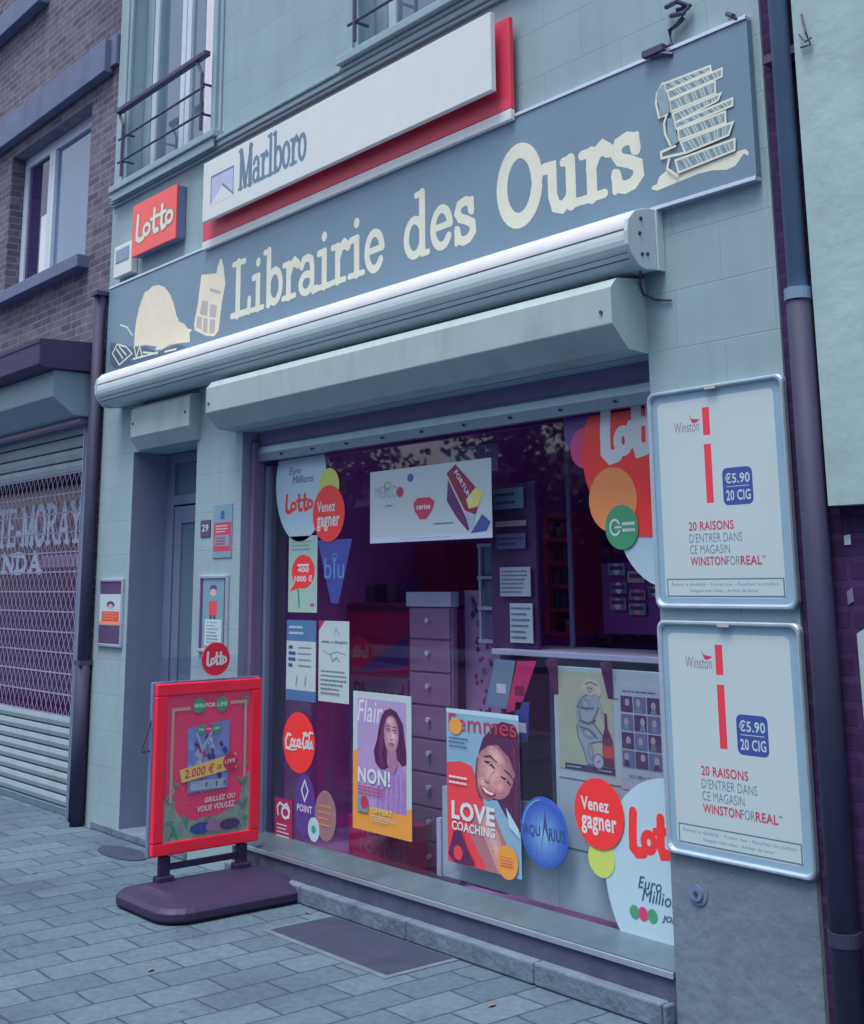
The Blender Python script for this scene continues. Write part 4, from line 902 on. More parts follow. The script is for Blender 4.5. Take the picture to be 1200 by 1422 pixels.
# large horizontal advert (suspended)
t, p, a0, a1, b0, b1 = sheet_px('window_poster', 514, 645, 682, 746, m_paperw, 'wide white advert with a dark red cigarette packet, hanging high in the window', 'poster', GY)
b0 = FY(GY).p(514, 755)[1]; b1 = FY(GY).p(514, 656)[1]
for o in list(t.children): bpy.data.objects.remove(o)
MB().box(a0, a1, GY, GY+.0015, b0, b1, m_paperw).build('sheet', t)
p = Print(FY(GY)); w_ = a1-a0; h_ = b1-b0
p.rect(a0+.002, b0+.002, a1-.002, b0+.075*h_, mat('strip_lilac', (190, 206, 234), .5, 0)); p.text('fumer nuit gravement à votre santé', a0+.27*w_, b0+.03*h_, a0+.68*w_, b0+.055*h_, m_wing)
p.text('MERLO', a0+.05*w_, b0+.62*h_, a0+.24*w_, b0+.78*h_, m_pteal, bold=-.01); p.disc(a0+.27*w_, b0+.68*h_, .03*w_, m_brd, .07*h_); p.disc(a0+.36*w_, b0+.86*h_, .027*w_, mat('advert_blue', (70, 92, 168), .5, 0), .055*h_); p.stroke(arc(a0+.16*w_, b0+.78*h_, .03*w_, .05*h_, 0, 360, 14), .006, m_gr); p.lines(a0+.14*w_, a0+.22*w_, b0+.52*h_, b0+.49*h_, 1, m_wing, .5)
c = (a0+.47*w_, b0+.42*h_)
p.poly([(c[0]-.085*w_, c[1]+.09*h_), (c[0]-.05*w_, c[1]+.155*h_), (c[0]+.05*w_, c[1]+.155*h_), (c[0]+.09*w_, c[1]+.09*h_), (c[0]+.07*w_, c[1]-.02*h_), (c[0]+.02*w_, c[1]-.13*h_), (c[0]-.03*w_, c[1]-.13*h_), (c[0]-.075*w_, c[1]-.02*h_)], m_cr, False)
p.text('cerise', c[0]-.06*w_, c[1]-.0*h_, c[0]+.055*w_, c[1]+.07*h_, m_wtxt, bold=.02); p.rect(a0+.55*w_, b0+.21*h_, a0+.71*w_, b0+.225*h_, m_wing)
m_pk = mat('packet_red', (134, 30, 76), .4, .05); m_pk2 = mat('packet_dark', (96, 40, 106), .4, .05)
q = lambda x, y: (a0+x*w_, b0+y*h_)
p.poly([q(.84, .07), q(.96, .09), q(.99, .2), q(.93, .3)], m_navy, False)
p.poly([q(.67, .78), q(.78, .37), q(.84, .14), q(.82, .10), q(.74, .27), q(.66, .5)], m_pk2, False)
p.poly([q(.66, .86), q(.73, .97), q(.93, .55), q(.88, .30), q(.80, .36)], m_pk, False); p.poly([q(.81, .5), q(.88, .64), q(.94, .58), q(.90, .4), q(.83, .38)], m_pyel, False)
p.poly([q(.80, .33), q(.88, .28), q(.86, .1), q(.83, .13)], mat('packet_side', (160, 180, 205), .4, 0), False)
p.text('FORTUNA', a0+.72*w_, b0+.86*h_, a0+.93*w_, b0+.93*h_, m_wtxt, bold=.02, rot=-52) if True else None
P_done(p, t)
# Flair poster
t, p, a0, a1, b0, b1 = sheet_px('window_poster', 490, 962, 571, 1140, m_paper, 'magazine poster with a long-haired woman above the word NON!, left half of window', 'poster', GY)
for o in list(t.children): bpy.data.objects.remove(o)
b1 = FY(GY).p(530, 963)[1]; b0 = FY(GY).p(530, 1159)[1]
MB().box(a0, a1, GY, GY+.0015, b0, b1, m_paper).build('sheet', t)
p = Print(FY(GY)); w_ = a1-a0; h_ = b1-b0; q = lambda x, y: (a0+x*w_, b1-y*h_)
m_lilac = mat('lilac_print', (170, 152, 206), .5, .06, 6); m_lil2 = mat('lilac_dress', (166, 128, 200), .5, .06, 8); m_gold = mat('golden_print', (226, 158, 74), .5, .05); m_hair = mat('printed_hair', (92, 44, 92), .5, .12, 30); m_face = mat('printed_face', (190, 154, 178), .5, .04)
def qq(L_): return [q(*a) for a in L_]
p.poly(qq([(0.0, 1), (0, .45), (.08, .42), (.08, .8), (.9, .8), (1, .78), (1, 1)]), m_gold, False)
p.poly(qq([(.08, .05), (.92, .05), (.92, .83), (.08, .83)]), m_lilac, False)
p.text('Flair', *q(.08, .22), *q(.52, .06), m_wtxt, bold=.0, shear=.2)
H1, H2, H3 = tone((84, 40, 84)), tone((104, 56, 98)), tone((66, 32, 78))
p.poly(qq([(.48, .54), (.62, .50), (.80, .48), (.92, .55), (.92, .83), (.40, .83), (.43, .66)]), tone((160, 134, 196)), False)
for k in range(16):
    x = .46+k*.028; p.stroke(qq([(x, .56+.02*(k % 3)), (x+.01, .68), (x-.01+.01*(k % 2), .825)]), .006, tone([(146, 112, 184), (176, 150, 210), (152, 122, 190)][k % 3]), caps=False)
p.poly(qq([(.50, .17), (.56, .12), (.66, .10), (.76, .12), (.85, .19), (.89, .30), (.92, .40), (.92, .48), (.85, .50), (.78, .46), (.70, .50), (.62, .52), (.56, .54), (.48, .54), (.40, .50), (.37, .42), (.43, .33), (.46, .24)]), H1, False)
strands(p, qq([(.60, .12), (.50, .22), (.44, .34), (.39, .43), (.44, .52)]), qq([(.66, .14), (.58, .22), (.56, .34), (.54, .44), (.60, .52)]), 14, .007, [H1, H2, H3])
strands(p, qq([(.68, .12), (.78, .20), (.79, .34), (.78, .45)]), qq([(.74, .12), (.86, .20), (.90, .34), (.91, .47)]), 10, .007, [H1, H2, H3])
p.poly(qq([(.61, .38), (.75, .38), (.78, .50), (.72, .565), (.66, .55), (.60, .49)]), tone((160, 122, 156)), False)
blob(p, *q(.675, .285), .125*w_, .135*h_, (162, 124, 154), (220, 190, 202), 9, dx=.012, dy=-.002)
blob(p, *q(.66, .19), .06*w_, .03*h_, (196, 160, 180), (214, 182, 196), 4)
for ex, ey in ((.628, .258), (.735, .262)):
    p.disc(*q(ex, ey), .0155, tone((150, 108, 142)), .010); p.disc(*q(ex, ey), .011, tone((206, 196, 208)), .0045); p.disc(*q(ex, ey), .0048, H3, .0048)
    p.stroke(qq([(ex-.045, ey-.006), (ex, ey-.014), (ex+.045, ey-.004)]), .0035, H3, caps=False); p.stroke(qq([(ex-.05, ey-.024), (ex, ey-.034), (ex+.05, ey-.026)]), [.002, .0042, .002], H1, caps=False)
p.stroke(qq([(.676, .255), (.668, .30), (.672, .314)]), [.003, .006, .009], tone((172, 132, 160)), caps=False); p.stroke(qq([(.655, .318), (.68, .324), (.705, .318)]), .004, tone((140, 92, 130)))
p.stroke(qq([(.635, .354), (.665, .347), (.682, .350), (.70, .347), (.725, .355)]), [.003, .006, .005, .006, .003], tone((160, 70, 112)), caps=False); p.stroke(qq([(.645, .358), (.682, .366), (.715, .359)]), .006, tone((182, 92, 130)))
p.text('NON!', *q(.10, .66), *q(.66, .55), m_wtxt, bold=.03)
p.lines(q(.1, 0)[0], q(.62, 0)[0], q(0, .675)[1], q(0, .75)[1], 3, m_cr, .35); p.rect(*q(.1, .87), *q(.28, .77), m_pteal); p.disc(*q(.22, .80), .03, m_cr, .03); p.text('OFFERT', *q(.34, .86), *q(.7, .82), m_pyel, bold=.02); p.lines(q(.34, 0)[0], q(.75, 0)[0], q(0, .87)[1], q(0, .92)[1], 3, m_paper, .35)
P_done(p, t)
# Femmes poster
F_ = FY(GY)
a0, a1 = F_.p(621, 1090)[0], F_.p(722, 1090)[0]; b1 = F_.p(640, 985)[1]; b0 = F_.p(640, 1200)[1]
t = thing('window_poster', ((a0+a1)/2, GY, b0), 'large magazine cover poster reading Femmes and LOVE COACHING in the window middle', 'poster')
m_skyb = mat('cover_sky', (132, 176, 206), .5, .06); MB().box(a0, a1, GY, GY+.0015, b0, b1, m_skyb).build('sheet', t)
p = Print(F_); w_ = a1-a0; h_ = b1-b0; q = lambda x, y: (a0+x*w_, b1-y*h_)
m_rdress = mat('cover_red', (228, 72, 84), .5, .05); m_tan = mat('cover_skin', (190, 134, 142), .5, .05, 10); m_tanl = mat('cover_skin_light', (214, 168, 168), .5, .05, 10)
p.poly(qq([(0, .36), (.2, .34), (.36, .36), (.5, .55), (.6, .75), (.66, 1), (0, 1)]), m_rdress, False)
p.poly(qq([(.0, .0), (1, .0), (1, .03), (0, .03)]), m_lwhite, False)
H1, H2, H3 = tone((86, 44, 84)), tone((120, 70, 96)), tone((62, 30, 74))
p.poly(qq([(.46, .26), (.52, .17), (.64, .10), (.78, .05), (.94, .06), (1, .12), (1, .72), (.9, .70), (.8, .63), (.70, .55), (.45, .55), (.40, .42)]), H1, False)
strands(p, qq([(.56, .16), (.72, .12), (.88, .22), (.93, .40), (.84, .60)]), qq([(.70, .07), (.92, .08), (1, .2), (.99, .42), (.97, .69)]), 16, .009, [H1, H2, H3])
p.poly(qq([(.30, .78), (.46, .62), (.62, .60), (.80, .80), (.94, .97), (.92, 1), (.56, 1)]), tone((170, 116, 128)), False)
p.poly(qq([(.44, .70), (.56, .64), (.66, .70), (.80, .88), (.84, 1), (.70, 1)]), tone((200, 150, 154)), False)
p.poly(qq([(.52, .70), (.60, .69), (.72, .86), (.78, .99), (.74, .99)]), tone((216, 170, 170)), False)
p.poly(qq([(.47, .27), (.58, .215), (.72, .20), (.87, .27), (.945, .37), (.90, .45), (.80, .49), (.72, .525), (.58, .56), (.47, .545), (.41, .47), (.41, .38)]), tone((160, 110, 126)), False)
blob(p, *q(.66, .385), .25*w_, .150*h_, (172, 122, 134), (222, 176, 176), 8, rot=-28, dx=-.01)
blob(p, *q(.70, .275), .13*w_, .05*h_, (196, 146, 150), (228, 188, 182), 6, rot=-30)
blob(p, *q(.52, .45), .08*w_, .05*h_, (192, 140, 146), (226, 180, 176), 5); blob(p, *q(.74, .46), .07*w_, .04*h_, (196, 140, 146), (222, 172, 168), 5)
p.stroke(qq([(.54, .315), (.61, .322), (.68, .352)]), [.005, .013, .006], H3, caps=False); p.stroke(qq([(.53, .285), (.62, .278), (.71, .312)]), [.004, .009, .004], H1, caps=False)
p.stroke(qq([(.76, .395), (.83, .412), (.89, .44)]), [.005, .012, .005], H3, caps=False); p.stroke(qq([(.80, .35), (.87, .37), (.93, .41)]), [.004, .008, .003], H1, caps=False)
p.disc(*q(.615, .325), .006, tone((206, 196, 208)), .003); p.disc(*q(.83, .414), .006, tone((206, 196, 208)), .003)
p.stroke(qq([(.68, .36), (.60, .40), (.555, .43)]), [.004, .012, .018], tone((220, 172, 170)), caps=False); p.stroke(qq([(.53, .425), (.56, .448), (.61, .445)]), [.004, .007, .003], tone((140, 84, 108)), caps=False)
p.poly(qq([(.47, .468), (.53, .478), (.60, .50), (.70, .505), (.66, .53), (.58, .535), (.50, .51)]), tone((176, 62, 96)), False); p.poly(qq([(.495, .478), (.54, .486), (.60, .505), (.675, .509), (.63, .522), (.55, .512)]), tone((228, 222, 228)), False)
p.stroke(qq([(.44, .30), (.42, .40), (.43, .50), (.50, .56)]), .008, H2, caps=False)
p.text('Femmes', *q(.04, .14), *q(.98, .03), m_cr, bold=.0)
p.poly(qq([(.82, .58), (.98, .7), (1.0, .76), (.86, .70)]), m_lwhite, False)
p.text('LOVE', *q(.07, .72), *q(.67, .60), m_wtxt, bold=.04); p.text('COACHING', *q(.07, .79), *q(.67, .73), m_wtxt, bold=.03)
p.disc(*q(.14, .115), .045, m_gold, .035); p.lines(q(.04, 0)[0], q(.34, 0)[0], q(0, .18)[1], q(0, .26)[1], 3, m_ltxt, .3); p.lines(q(.04, 0)[0], q(.34, 0)[0], q(0, .43)[1], q(0, .50)[1], 2, m_wtxt, .4)
p.poly(qq([(.1, .8), (.2, .78), (.3, .9), (.4, .98), (.14, 1.0), (.02, .95)]), m_hair, False); p.disc(*q(.16, .93), .03, m_rdress)
p.disc(*q(.83, .915), .066, m_gold, .068); p.lines(q(.74, 0)[0], q(.92, 0)[0], q(0, .88)[1], q(0, .95)[1], 4, m_cr, .3)
P_done(p, t)
# pin-up beer poster on the backing panel
PY = .215
F_ = FY(PY-.002)
a0, a1 = F_.p(776, 1000)[0], F_.p(852, 1000)[0]; b1 = F_.p(800, 932)[1]; b0 = F_.p(800, 1069)[1]
t = thing('window_poster', ((a0+a1)/2, PY, b0), 'pale yellow drawing of a seated blonde woman with a beer bottle', 'poster')
m_lem = mat('lemon_paper', (178, 204, 172), .5, .08, 6); m_ink = mat('pencil_ink', (104, 128, 140), .5, .05); m_fig = mat('figure_wash', (160, 188, 192), .5, .08, 16)
MB().box(a0, a1, PY-.002, PY-.0005, b0, b1, m_lem).build('sheet', t)
p = Print(F_); w_ = a1-a0; h_ = b1-b0; q = lambda x, y: (a0+x*w_, b1-y*h_)
p.rect(*q(0.1, 1), *q(1, .94), m_pd); p.lines(q(.13, 0)[0], q(.5, 0)[0], q(0, .955)[1], q(0, .985)[1], 1, m_paper, .4); p.lines(q(.7, 0)[0], q(.97, 0)[0], q(0, .955)[1], q(0, .985)[1], 1, m_paper, .4)
fig = [(.58, .22), (.70, .24), (.76, .32), (.70, .42), (.62, .5), (.80, .62), (.82, .68), (.66, .70), (.56, .72), (.62, .86), (.64, .92), (.52, .93), (.46, .80), (.36, .66), (.34, .56), (.42, .48), (.38, .36), (.44, .27)]
p.poly(qq(fig), m_fig, False); p.stroke(qq(fig), .006, m_ink, closed=True)
blob(p, *q(.52, .33), .09*w_, .06*h_, (132, 160, 170), (184, 204, 200), 5); blob(p, *q(.56, .62), .13*w_, .05*h_, (130, 158, 170), (182, 202, 200), 5, rot=-12); blob(p, *q(.58, .80), .05*w_, .09*h_, (132, 160, 170), (178, 200, 200), 4, rot=8)
p.stroke(qq([(.70, .25), (.78, .34), (.82, .46), (.86, .52)]), [.02, .017, .014, .01], tone((160, 184, 186))); p.stroke(qq([(.42, .29), (.36, .40), (.38, .52)]), [.02, .017, .012], tone((156, 180, 184)))
p.disc(*q(.62, .15), .15*w_, tone((206, 208, 184)), .085*h_); p.disc(*q(.60, .17), .08*w_, tone((186, 196, 188)), .05*h_)
p.poly(qq([(.50, .12), (.58, .075), (.70, .08), (.78, .13), (.80, .22), (.74, .25), (.72, .17), (.64, .12), (.54, .14)]), tone((210, 212, 186)), False); p.stroke(qq([(.52, .125), (.62, .10), (.74, .13)]), .006, m_ink, caps=False)
p.stroke(qq([(.44, .29), (.36, .36), (.5, .37), (.66, .36)]), .006, m_ink); p.stroke(qq([(.42, .50), (.56, .52), (.68, .48)]), .008, m_ink); p.stroke(qq([(.4, .56), (.56, .58), (.72, .66)]), .006, m_ink); p.disc(*q(.575, .165), .005, m_ink); p.disc(*q(.63, .165), .005, m_ink); p.stroke(qq([(.58, .2), (.62, .2)]), .004, m_cr)
m_bot = mat('bottle_brown', (110, 52, 84), .5, .06)
p.poly(qq([(.85, .40), (.89, .40), (.90, .54), (.98, .66), (.99, .93), (.80, .93), (.80, .66), (.85, .54)]), m_bot, False); p.rect(*q(.81, .84), *q(.98, .72), m_pred); p.disc(*q(.72, .885), .025, m_paper); p.stroke(arc(*q(.72, .885), .028, .028, 0, 360, 14), .005, m_ink); p.stroke(qq([(.70, .9), (.75, .87)]), .005, m_ink)
P_done(p, t)
# photo grid sheet
a0, a1 = F_.p(860, 1000)[0], F_.p(938, 1000)[0]; b1 = F_.p(880, 953)[1]; b0 = F_.p(880, 1098)[1]
t = thing('window_poster', ((a0+a1)/2, PY, b0), 'white sheet with a grid of small dark photos beside the seated woman drawing', 'poster')
MB().box(a0, a1, PY-.002, PY-.0005, b0, b1, m_paper).build('sheet', t)
p = Print(F_); w_ = a1-a0; h_ = b1-b0; q = lambda x, y: (a0+x*w_, b1-y*h_)
p.lines(q(.08, 0)[0], q(.9, 0)[0], q(0, .04)[1], q(0, .07)[1], 1, m_wing, .5)
for j in range(4):
    for i in range(4):
        x0, y0 = .04+i*.24, .10+j*.175; p.rect(*q(x0, y0+.155), *q(x0+.22, y0), m_grey if (i+j) % 2 else m_pd)
        hx, hy = x0+random.uniform(.07, .15), y0+random.uniform(.05, .08); p.disc(*q(hx, hy), .012, m_taupe, .015); p.poly(qq([(hx-.06, y0+.153), (hx-.03, hy+.03), (hx+.03, hy+.03), (hx+.06, y0+.153)]), random.choice([m_pteal, m_ink, m_hair]), False)
p.text('NOS AMIS A QUATRE PATTES', *q(.15, .88), *q(.93, .85), m_wing, bold=.02); P_done(p, t)

# ------------------------------------------------------------------ interior furniture behind the glass
m_panel = mat('backing_panel', (178, 212, 214), .6, .06, 4)
bp = thing('display_backing', (-3.9, PY, .2), 'pale grey backing panel low inside the right half of the window', 'panel')
pz = 1.165
xa = U(615, 1200, PY).x; xm = U(773, 1100, PY).x
MB().box(xa, xm-.002, PY, PY+.02, .215, .60, m_panel).build('low_board', bp, bevel=.002)
MB().box(xm, -3.09, PY, PY+.02, .215, pz, m_panel).build('tall_board', bp, bevel=.002)
MB().box(xa-.03, xa-.002, PY-.01, PY+.02, .215, .46, m_whitef).build('edge_profile', bp)
gr = MB()
for z in (.45, .72, 1.05): gr.box(xm+.02, -3.12, PY-.0015, PY-.0002, z, z+.005, m_ink)
gr.build('board_joint', bp)
cn = thing('shop_counter', (-4, .5, .1), 'narrow pale counter shelf across the right half of the window inside', 'counter')
cx0 = U(682, 905, .24).x
MB().box(cx0, -3.09, .24, .62, 1.195, 1.22, mat('counter_top', (180, 196, 220), .4, .05)).build('counter_top', cn, bevel=.004)
for xx in (U(763, 940, .19).x, U(838, 940, .19).x): MB().prism([(.17, 1.193), (.2128, 1.193), (.2128, 1.05)], xx, xx+.028, mat('bracket_plum', (116, 58, 112), .5, .05)).build('shelf_bracket', cn)
MB().box(cx0+.02, -3.1, .58, .60, .12, 1.192, m_grey).build('front_panel', cn)
# drawer cabinet column
x0, x1 = U(568, 900, .42).x, U(628, 900, .42).x
dc = thing('drawer_cabinet', ((x0+x1)/2, .5, .1), 'tall narrow violet-grey drawer cabinet with round knobs inside the window', 'cabinet')
ctz = U(597, 822, .42).z
m_cab = mat('cabinet_violet', (150, 124, 160), .5, .08, 5)
MB().box(x0, x1, .425, .455, .12, ctz-.075, m_cab).build('body', dc, bevel=.003); MB().box(x0-.01, x1+.005, .41, .462, ctz-.073, ctz, mat('cabinet_top', (176, 198, 220), .5, .05)).build('top', dc, bevel=.003)
nd = 8; dh = (ctz-.2)/nd
for i in range(nd):
    z0 = .125+i*dh
    d_ = MB().box(x0+.012, x1-.012, .415, .4245, z0+.006, z0+dh-.006, m_cab).build('drawer', dc, bevel=.002)
    MB().tube([((x0+x1)/2, .414, z0+dh*.6), ((x0+x1)/2, .395, z0+dh*.6)], [.009, .013], m_wtxt, 10).build('knob', d_)
# patterned grey fabric panel right of the cabinet
xf0, xf1 = x1-.02, U(690, 900, .5).x
tz = U(640, 820, .5).z
fb = thing('patterned_screen', ((xf0+xf1)/2, .5, .1), 'grey-violet screen patterned with small dark birds behind the drawer cabinet', 'screen')
MB().box(xf0, xf1, .52, .54, .12, tz, mat('screen_cloth', (178, 152, 196), .8, .08, 8)).build('cloth', fb)
p = Print(FY(.52))
for k in range(60):
    a, b = random.uniform(xf0+.03, xf1-.03), random.uniform(.6, tz-.04); s_ = random.uniform(.010, .02); th = random.uniform(0, 3)
    p.poly([(a-s_, b), (a, b+s_*1.4), (a+s_*1.1, b+.2*s_), (a+.2*s_, b-.8*s_)], random.choice([m_pd, m_pd, m_brd, m_ink]), False)
p.build('print', fb)
# red/dark rack at left centre and other goods
def goods(name, x0p, x1p, y0p, y1p, Y, dep, mm, label, cat, draw=None, bev=.004):
    a = U(x0p, y1p, Y); b = U(x1p, y0p, Y); xx0, xx1, z0, z1 = a.x, b.x, a.z, b.z
    t = thing(name, ((xx0+xx1)/2, Y+dep/2, z0), label, cat)
    MB().box(xx0, xx1, Y, Y+dep, z0, z1, mm).build('body', t, bevel=bev)
    if draw: p_ = Print(FY(Y)); draw(p_, xx0, xx1, z0, z1); p_.build('print', t)
    return t, xx0, xx1, z0, z1
m_dr = mat('deep_crimson', (206, 48, 116), .5, .08); m_vi = mat('deep_violet', (104, 64, 170), .5, .08)
def dr(p_, a, b, c_, d): p_.poly([(a+.01, d-.01), (b-.01, d-.01), (a+.01, c_+(d-c_)*.45)], mat('crimson_bright', (226, 46, 108), .5, .05), False); p_.poly([(a+(b-a)*.1, c_+.02), (b-.01, c_+(d-c_)*.6), (b-.01, c_+.06)], m_vi, False)
goods('display_stand', 482, 568, 838, 940, .75, .25, m_dr, 'crimson display stand with a violet diagonal left of the drawer cabinet', 'display stand', dr)
def dr(p_, a, b, c_, d): p_.text('Phound', a+.03, d-.15, b-.03, d-.03, m_pd, bold=.02)
goods('newspaper_rack', 486, 566, 944, 1190, .5, .3, m_grey, 'grey newspaper rack with dark lettering behind the NON! poster', 'rack', dr)
def dr(p_, a, b, c_, d): p_.text('TERRE DE', a+.2*(b-a), d-.09, b-.02, d-.04, m_cab, bold=.02); p_.text('FOODIES', a+.2*(b-a), d-.16, b-.02, d-.10, m_cab, bold=.03)
goods('food_carton', 484, 568, 1150, 1206, .30, .12, m_dr, 'dark red carton reading FOODIES under the NON! poster', 'carton', dr)
goods('shelf_unit', 577, 614, 754, 820, 1.2, .3, m_dr, 'crimson shelf block above the drawer cabinet, under the wide advert', 'shelf')
def shelfdr(p_, a, b, c_, d):
    p_.rect(a, (c_+d)/2, b, (c_+d)/2+.02, m_pd)
# racks of small cards (postcards) hanging at x 686-735
for nm, x0_, y0_, x1_, y1_, mm, lab in (('card_rack', 686, 676, 726, 708, m_pteal, 'blue strip of cards in the window, right of the wide advert'), ('card_rack', 688, 722, 730, 732, m_taupe, 'thin brownish card strip under the blue card strip'), ('card_rack', 690, 740, 729, 763, m_grey, 'grey picture card under the thin brown strip'), ('paper_notice', 695, 787, 736, 828, m_paper, 'pale notice with small lines of print, above the speckled note'), ('paper_notice', 709, 838, 739, 892, m_panel, 'speckled pale note leaning on the counter shelf')):
    t, a, b, c_, d = goods(nm, x0_, x1_, y0_, y1_, .28, .004, mm, lab, 'card' if nm == 'card_rack' else 'notice', bev=.0)
    p = Print(FY(.28)); p.lines(a+.01, b-.01, d-.01, c_+.01, 6 if nm == 'paper_notice' else 2, m_wing if nm == 'paper_notice' else m_pd, .35); p.build('text_lines', t)
goods('reflection_board', 614, 690, 614, 662, .35, .01, mat('reflection_blue', (150, 164, 214), .5, .08), 'pale blue board standing in for a window reflection, high behind the wide white advert', 'board')  # no real board: paints a pale reflection in the window glass
# dark backing board behind these cards
goods('pin_board', 684, 742, 668, 900, .30, .02, mat('pin_board_violet', (78, 54, 100), .6, .08), 'dark violet pin board behind the small cards in the window', 'board')
# white wire frame rack left of it
a = U(664, 890, .45); b = U(700, 756, .45)
t = thing('wire_rack', ((a.x+b.x)/2, .46, a.z), 'white framed picture rack behind the small cards inside the window', 'rack')
f = MB()
for zz in (0, .34, .66, 1): z = a.z+(b.z-a.z)*zz; f.box(a.x, b.x, .45, .465, z-.008, z+.008, m_whitef)
f.box(a.x-.008, a.x+.008, .466, .48, a.z, b.z, m_whitef); f.box(b.x-.008, b.x+.008, .466, .48, a.z, b.z, m_whitef); f.build('frame', t)
for k, (z0, z1, mm) in enumerate(((.02, .32, m_grey), (.37, .63, m_ink), (.69, .98, m_pteal))): MB().box(a.x+.012, b.x-.012, .483, .49, a.z+(b.z-a.z)*z0, a.z+(b.z-a.z)*z1, mm).build('picture', t)
# leaflet rack: pale blue, crimson, blue leaflets around 690,930-1030
for (pts, mm, lab) in (([(674, 980), (688, 915), (718, 918), (704, 985)], m_pteal, 'pale blue leaflet leaning under the counter shelf'), ([(703, 990), (716, 918), (745, 918), (722, 985)], m_dr, 'dark red leaflet leaning under the counter shelf'), ([(712, 1035), (716, 975), (735, 975), (733, 1030)], m_navy, 'blue leaflet below the dark red leaflet')):
    F_ = FY(.20); q = [F_.p(*a_) for a_ in pts]; t = thing('leaflet', (q[0][0], .2, q[0][1]), lab, 'leaflet')
    mb = MB(); mb.add([(x, .2, z) for x, z in q]+[(x, .203, z) for x, z in q], [(0, 1, 2, 3), (7, 6, 5, 4), (0, 4, 5, 1), (1, 5, 6, 2), (2, 6, 7, 3), (3, 7, 4, 0)], mm); mb.build('sheet', t)
    p = Print(FY(.2)); cx, cz = sum(a_[0] for a_ in q)/4, sum(a_[1] for a_ in q)/4; p.rect(cx-.03, cz-.04, cx+.03, cz+.0, m_wtxt if mm is not m_dr else m_pk); p.build('print', t)
def cover_rack(xa, xb, z0, z1, Y, rows, label):
    t = thing('magazine_wall', ((xa+xb)/2, Y, z0), label, 'magazine rack', 'magazine walls deep in the shop')
    MB().box(xa, xb, Y, Y+.2, z0, z1, m_vi).build('case', t)
    pr = Print(FY(Y)); hh = (z1-z0)/rows
    for r_ in range(rows):
        x = xa+.03
        while x < xb-.17:
            w_ = random.uniform(.13, .17); zz = z0+r_*hh+.02; h_ = hh*random.uniform(.72, .86)
            c_ = random.choice([(190, 120, 190), (120, 110, 200), (220, 90, 140), (160, 150, 200), (110, 80, 150), (200, 180, 210), (150, 60, 130)])
            pr.rect(x, zz, x+w_, zz+h_, tone(c_)); pr.rect(x+.01, zz+h_*.78, x+w_*.85, zz+h_*.93, tone((210, 200, 230))); pr.disc(x+w_*.5, zz+h_*.4, w_*.24, tone((200, 160, 190)), h_*.2); pr.rect(x+.01, zz+h_*.08, x+w_*.6, zz+h_*.14, tone((90, 60, 120)))
            x += w_+.012
    pr.build('covers', t)
    for r_ in range(rows): MB().box(xa, xb, Y-.03, Y-.002, z0+r_*hh, z0+r_*hh+.03, m_cab).build('rack_lip', t)
cover_rack(-6.2, -4.9, .3, 2.2, 2.9, 5, 'wall rack of faded magazines deep in the shop behind the left stickers')
cover_rack(-4.8, -3.6, .9, 2.3, 3.05, 4, 'wall rack of faded magazines deep in the shop behind the pole')
cover_rack(-7.7, -6.4, .3, 2.2, 3.0, 5, 'wall rack of faded magazines behind the partition at the far left') if False else None
# bookshelf further in (orange-brown)
m_wood = mat('red_wood', (236, 84, 132), .5, .1, 6)
a = U(758, 880, 1.6); b = U(792, 715, 1.6)
bs = thing('bookcase', ((a.x+b.x)/2, 1.7, a.z), 'narrow reddish wooden bookcase deep inside the shop behind the glass', 'bookcase')
f = MB(); f.box(a.x, a.x+.03, 1.6, 1.85, a.z, b.z, m_wood).box(b.x-.03, b.x, 1.6, 1.85, a.z, b.z, m_wood).box(a.x+.031, b.x-.031, 1.84, 1.85, a.z, b.z, m_wood); f.build('case', bs)
for k in range(6):
    z = a.z+(b.z-a.z)*k/5; sh = MB().box(a.x+.031, b.x-.031, 1.61, 1.838, z-.012, z+.012, m_wood).build('shelf', bs)
    if k < 5:
        x = a.x+.04; bk = MB()
        while x < b.x-.06:
            wv = random.uniform(.015, .035); hv = random.uniform(.5, .85)*(b.z-a.z)/5*.8; bk.box(x, x+wv, 1.65, 1.80, z+.013, z+.013+hv, random.choice([m_pd, m_pteal, m_vi, m_taupe, m_brd])); x += wv+.003
        bk.build('books', bs)
a = U(795, 870, .5); b = U(795, 640, .5)
tag(MB().tube([(a.x, .5, 1.22), (a.x, .5, 2.6)], .012, m_grey).build('steel_pole'), 'thin grey vertical pole standing on the counter inside the window', 'pole')
# small magazines right
for k, (x_, y_, mm) in enumerate(((845, 790, m_pteal), (872, 800, m_taupe), (848, 815, m_grey), (874, 824, m_cab), (847, 838, m_cab), (874, 845, m_pteal), (900, 820, m_grey))):
    t, a, b, c_, d = goods('magazine', x_, x_+22, y_-8+((k*5) % 4), y_+9, .7, .01, mm, 'small magazine in the dark display, ' + ['upper left one with pale blue cover', 'upper middle one with pale grey cover', 'second row left, grey', 'second row middle, violet', 'lowest left, violet', 'lowest middle with pale blue cover', 'rightmost, grey, beside the framed poster'][k], 'magazine', bev=0)
    p = Print(FY(.7)); p.disc((a+b)/2, (c_+d)/2, .02, m_skin if k % 2 else m_wtxt, .025); p.rect(a+.01, d-.03, b-.01, d-.012, m_pd); p.build('print', t)
goods('magazine_shelf', 838, 925, 780, 880, .715, .03, mat('shelf_back', (120, 58, 150), .6, .05), 'dark violet display shelf holding the small magazines', 'shelf')
